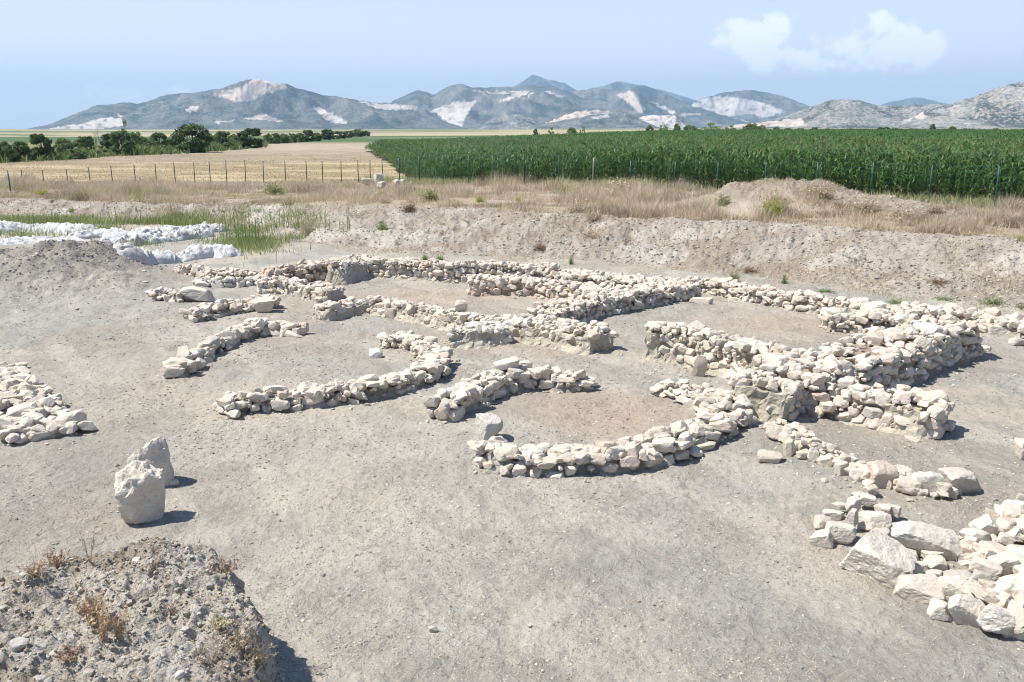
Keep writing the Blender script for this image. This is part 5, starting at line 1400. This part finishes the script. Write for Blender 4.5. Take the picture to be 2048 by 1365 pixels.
hill('mountain', [(1740, 262), (1800, 226), (1850, 212), (1900, 196), (1940, 181), (1965, 174), (1990, 171), (2020, 174), (2060, 181), (2150, 200), (2300, 240), (2420, 264)], 3500, 900, 700, [([(1828, 217), (1860, 211), (1895, 206), (1890, 212), (1840, 220)], 'p'), ([(1815, 224), (1845, 219), (1850, 230), (1860, 236), (1835, 238)], 't')], 311, (.075, .08, .055), (.38, .35, .30), dens=.7, res=1.3, rocky=.65)

# ------------------------------------------------------------------ air, sky, sun, camera
def haze():
    B = Bag(); B.box((0, 0, 352.5), (28800, 28800, 715)); m = bpy.data.materials.new('haze_air'); m.use_nodes = True; nt = m.node_tree
    nt.nodes.clear(); out = N(nt, 'ShaderNodeOutputMaterial'); v = N(nt, 'ShaderNodeVolumePrincipled')
    v.inputs['Color'].default_value = (.47, .72, 1, 1); v.inputs['Density'].default_value = HAZE; v.inputs['Anisotropy'].default_value = .1
    nt.links.new(v.outputs[0], out.inputs['Volume'])
    o = add('haze', B.mesh('haze', m)); tag(o, kind='stuff')


HAZE = 1.05e-4
haze()
W = bpy.data.worlds.new('World'); bpy.context.scene.world = W; W.use_nodes = True; nt = W.node_tree
bg = nt.nodes['Background']
sky = N(nt, 'ShaderNodeTexSky'); sky.sky_type = 'NISHITA'; sky.sun_disc = False; sky.sun_elevation = SUN_EL; sky.sun_rotation = SUN_AZ
sky.altitude = 900; sky.air_density = 1.0; sky.dust_density = 1.0; sky.ozone_density = 2.0
tc = N(nt, 'ShaderNodeTexCoord'); sx = N(nt, 'ShaderNodeSeparateXYZ'); nt.links.new(tc.outputs['Generated'], sx.inputs[0])
az = math_n(nt, 'ARCTAN2', sx.outputs[0], sx.outputs[1]); el = math_n(nt, 'ARCSINE', sx.outputs[2])
cn = N(nt, 'ShaderNodeTexNoise'); cn.inputs['Scale'].default_value = 26; cn.inputs['Detail'].default_value = 7; cn.inputs['Roughness'].default_value = .6
nt.links.new(tc.outputs['Generated'], cn.inputs['Vector'])
wn = noise_tex(nt, tc.outputs['Generated'], 60, 6, .62)
tot = None
for (u, v, a, b, s) in ((1455, 82, 34, 14, .75), (1510, 82, 70, 42, 1), (1560, 48, 42, 26, 1.0), (1580, 112, 130, 26, .8), (1700, 95, 85, 42, 1), (1755, 55, 30, 30, .95), (1785, 100, 70, 40, 1), (1850, 100, 34, 30, .9), (1650, 125, 150, 22, .8), (280, 190, 130, 22, .5), (400, 195, 60, 14, .45)):
    d = ray(u, v); A = math.atan2(d[0], d[1]); E = math.asin(d[2] / np.linalg.norm(d))
    x = math_n(nt, 'MULTIPLY', math_n(nt, 'SUBTRACT', az, A), F / a); y = math_n(nt, 'MULTIPLY', math_n(nt, 'SUBTRACT', el, E), F / b)
    rr = math_n(nt, 'SQRT', math_n(nt, 'ADD', math_n(nt, 'MULTIPLY', x, x), math_n(nt, 'MULTIPLY', y, y)))
    q_ = math_n(nt, 'MULTIPLY', maprange(nt, rr, 0, 1.35, 1, 0), s)
    tot = q_ if tot is None else math_n(nt, 'MAXIMUM', tot, q_)
cl = math_n(nt, 'ADD', tot, math_n(nt, 'MULTIPLY', math_n(nt, 'SUBTRACT', cn.outputs['Fac'], .5), 1.9)); cl = math_n(nt, 'ADD', cl, math_n(nt, 'MULTIPLY', math_n(nt, 'SUBTRACT', wn, .5), 1.3))
cf = math_n(nt, 'MULTIPLY', maprange(nt, cl, .22, .66, 0, 1, True), maprange(nt, tot, 0, .25, 0, .6))
SKYS, TINT, HORC, CLC = .10, (1, 1, 1), (9.2, 8.9, 9.6), (10.6, 10.3, 10.8)
mixv = mixc(nt, maprange(nt, el, -.02, .31, .85, 0), mixc(nt, 1.0, sky.outputs[0], (.80, .93, 1.03), 'MULTIPLY'), HORC)
nt.links.new(mixc(nt, cf, mixv, CLC), bg.inputs[0]); bg.inputs[1].default_value = SKYS

L = bpy.data.lights.new('sun', 'SUN'); L.energy = 5.0; L.angle = math.radians(.53); L.color = (1, .955, .885)
so = bpy.data.objects.new('sun', L); C.objects.link(so); so.location = (0, 0, 60)
dv = Vector((math.sin(SUN_AZ) * math.cos(SUN_EL), math.cos(SUN_AZ) * math.cos(SUN_EL), math.sin(SUN_EL)))
so.rotation_euler = (-dv).to_track_quat('-Z', 'Y').to_euler()

cam = bpy.data.cameras.new('camera'); co = bpy.data.objects.new('camera', cam); C.objects.link(co)
co.location = (0, 0, HCAM); co.rotation_euler = (math.pi / 2 - PITCH, 0, 0)
cam.sensor_width = 36; cam.lens = F / 2048 * 36; cam.clip_end = 60000; cam.clip_start = .1
sc = bpy.context.scene; sc.camera = co
sc.render.resolution_x, sc.render.resolution_y = 1024, 682
sc.view_settings.view_transform = 'Standard'; sc.view_settings.look = 'None'; sc.view_settings.gamma = 1; sc.view_settings.use_curve_mapping = False
sc.view_settings.exposure = 0.63
sc.cycles.pixel_filter_type = 'BLACKMAN_HARRIS'; sc.cycles.filter_width = 1.05; sc.cycles.max_bounces = 5; sc.cycles.diffuse_bounces = 3; sc.cycles.volume_bounces = 0; sc.cycles.transparent_max_bounces = 8
sc.cycles.use_denoising = True; sc.cycles.use_adaptive_sampling = False; sc.cycles.caustics_reflective = False; sc.cycles.caustics_refractive = False
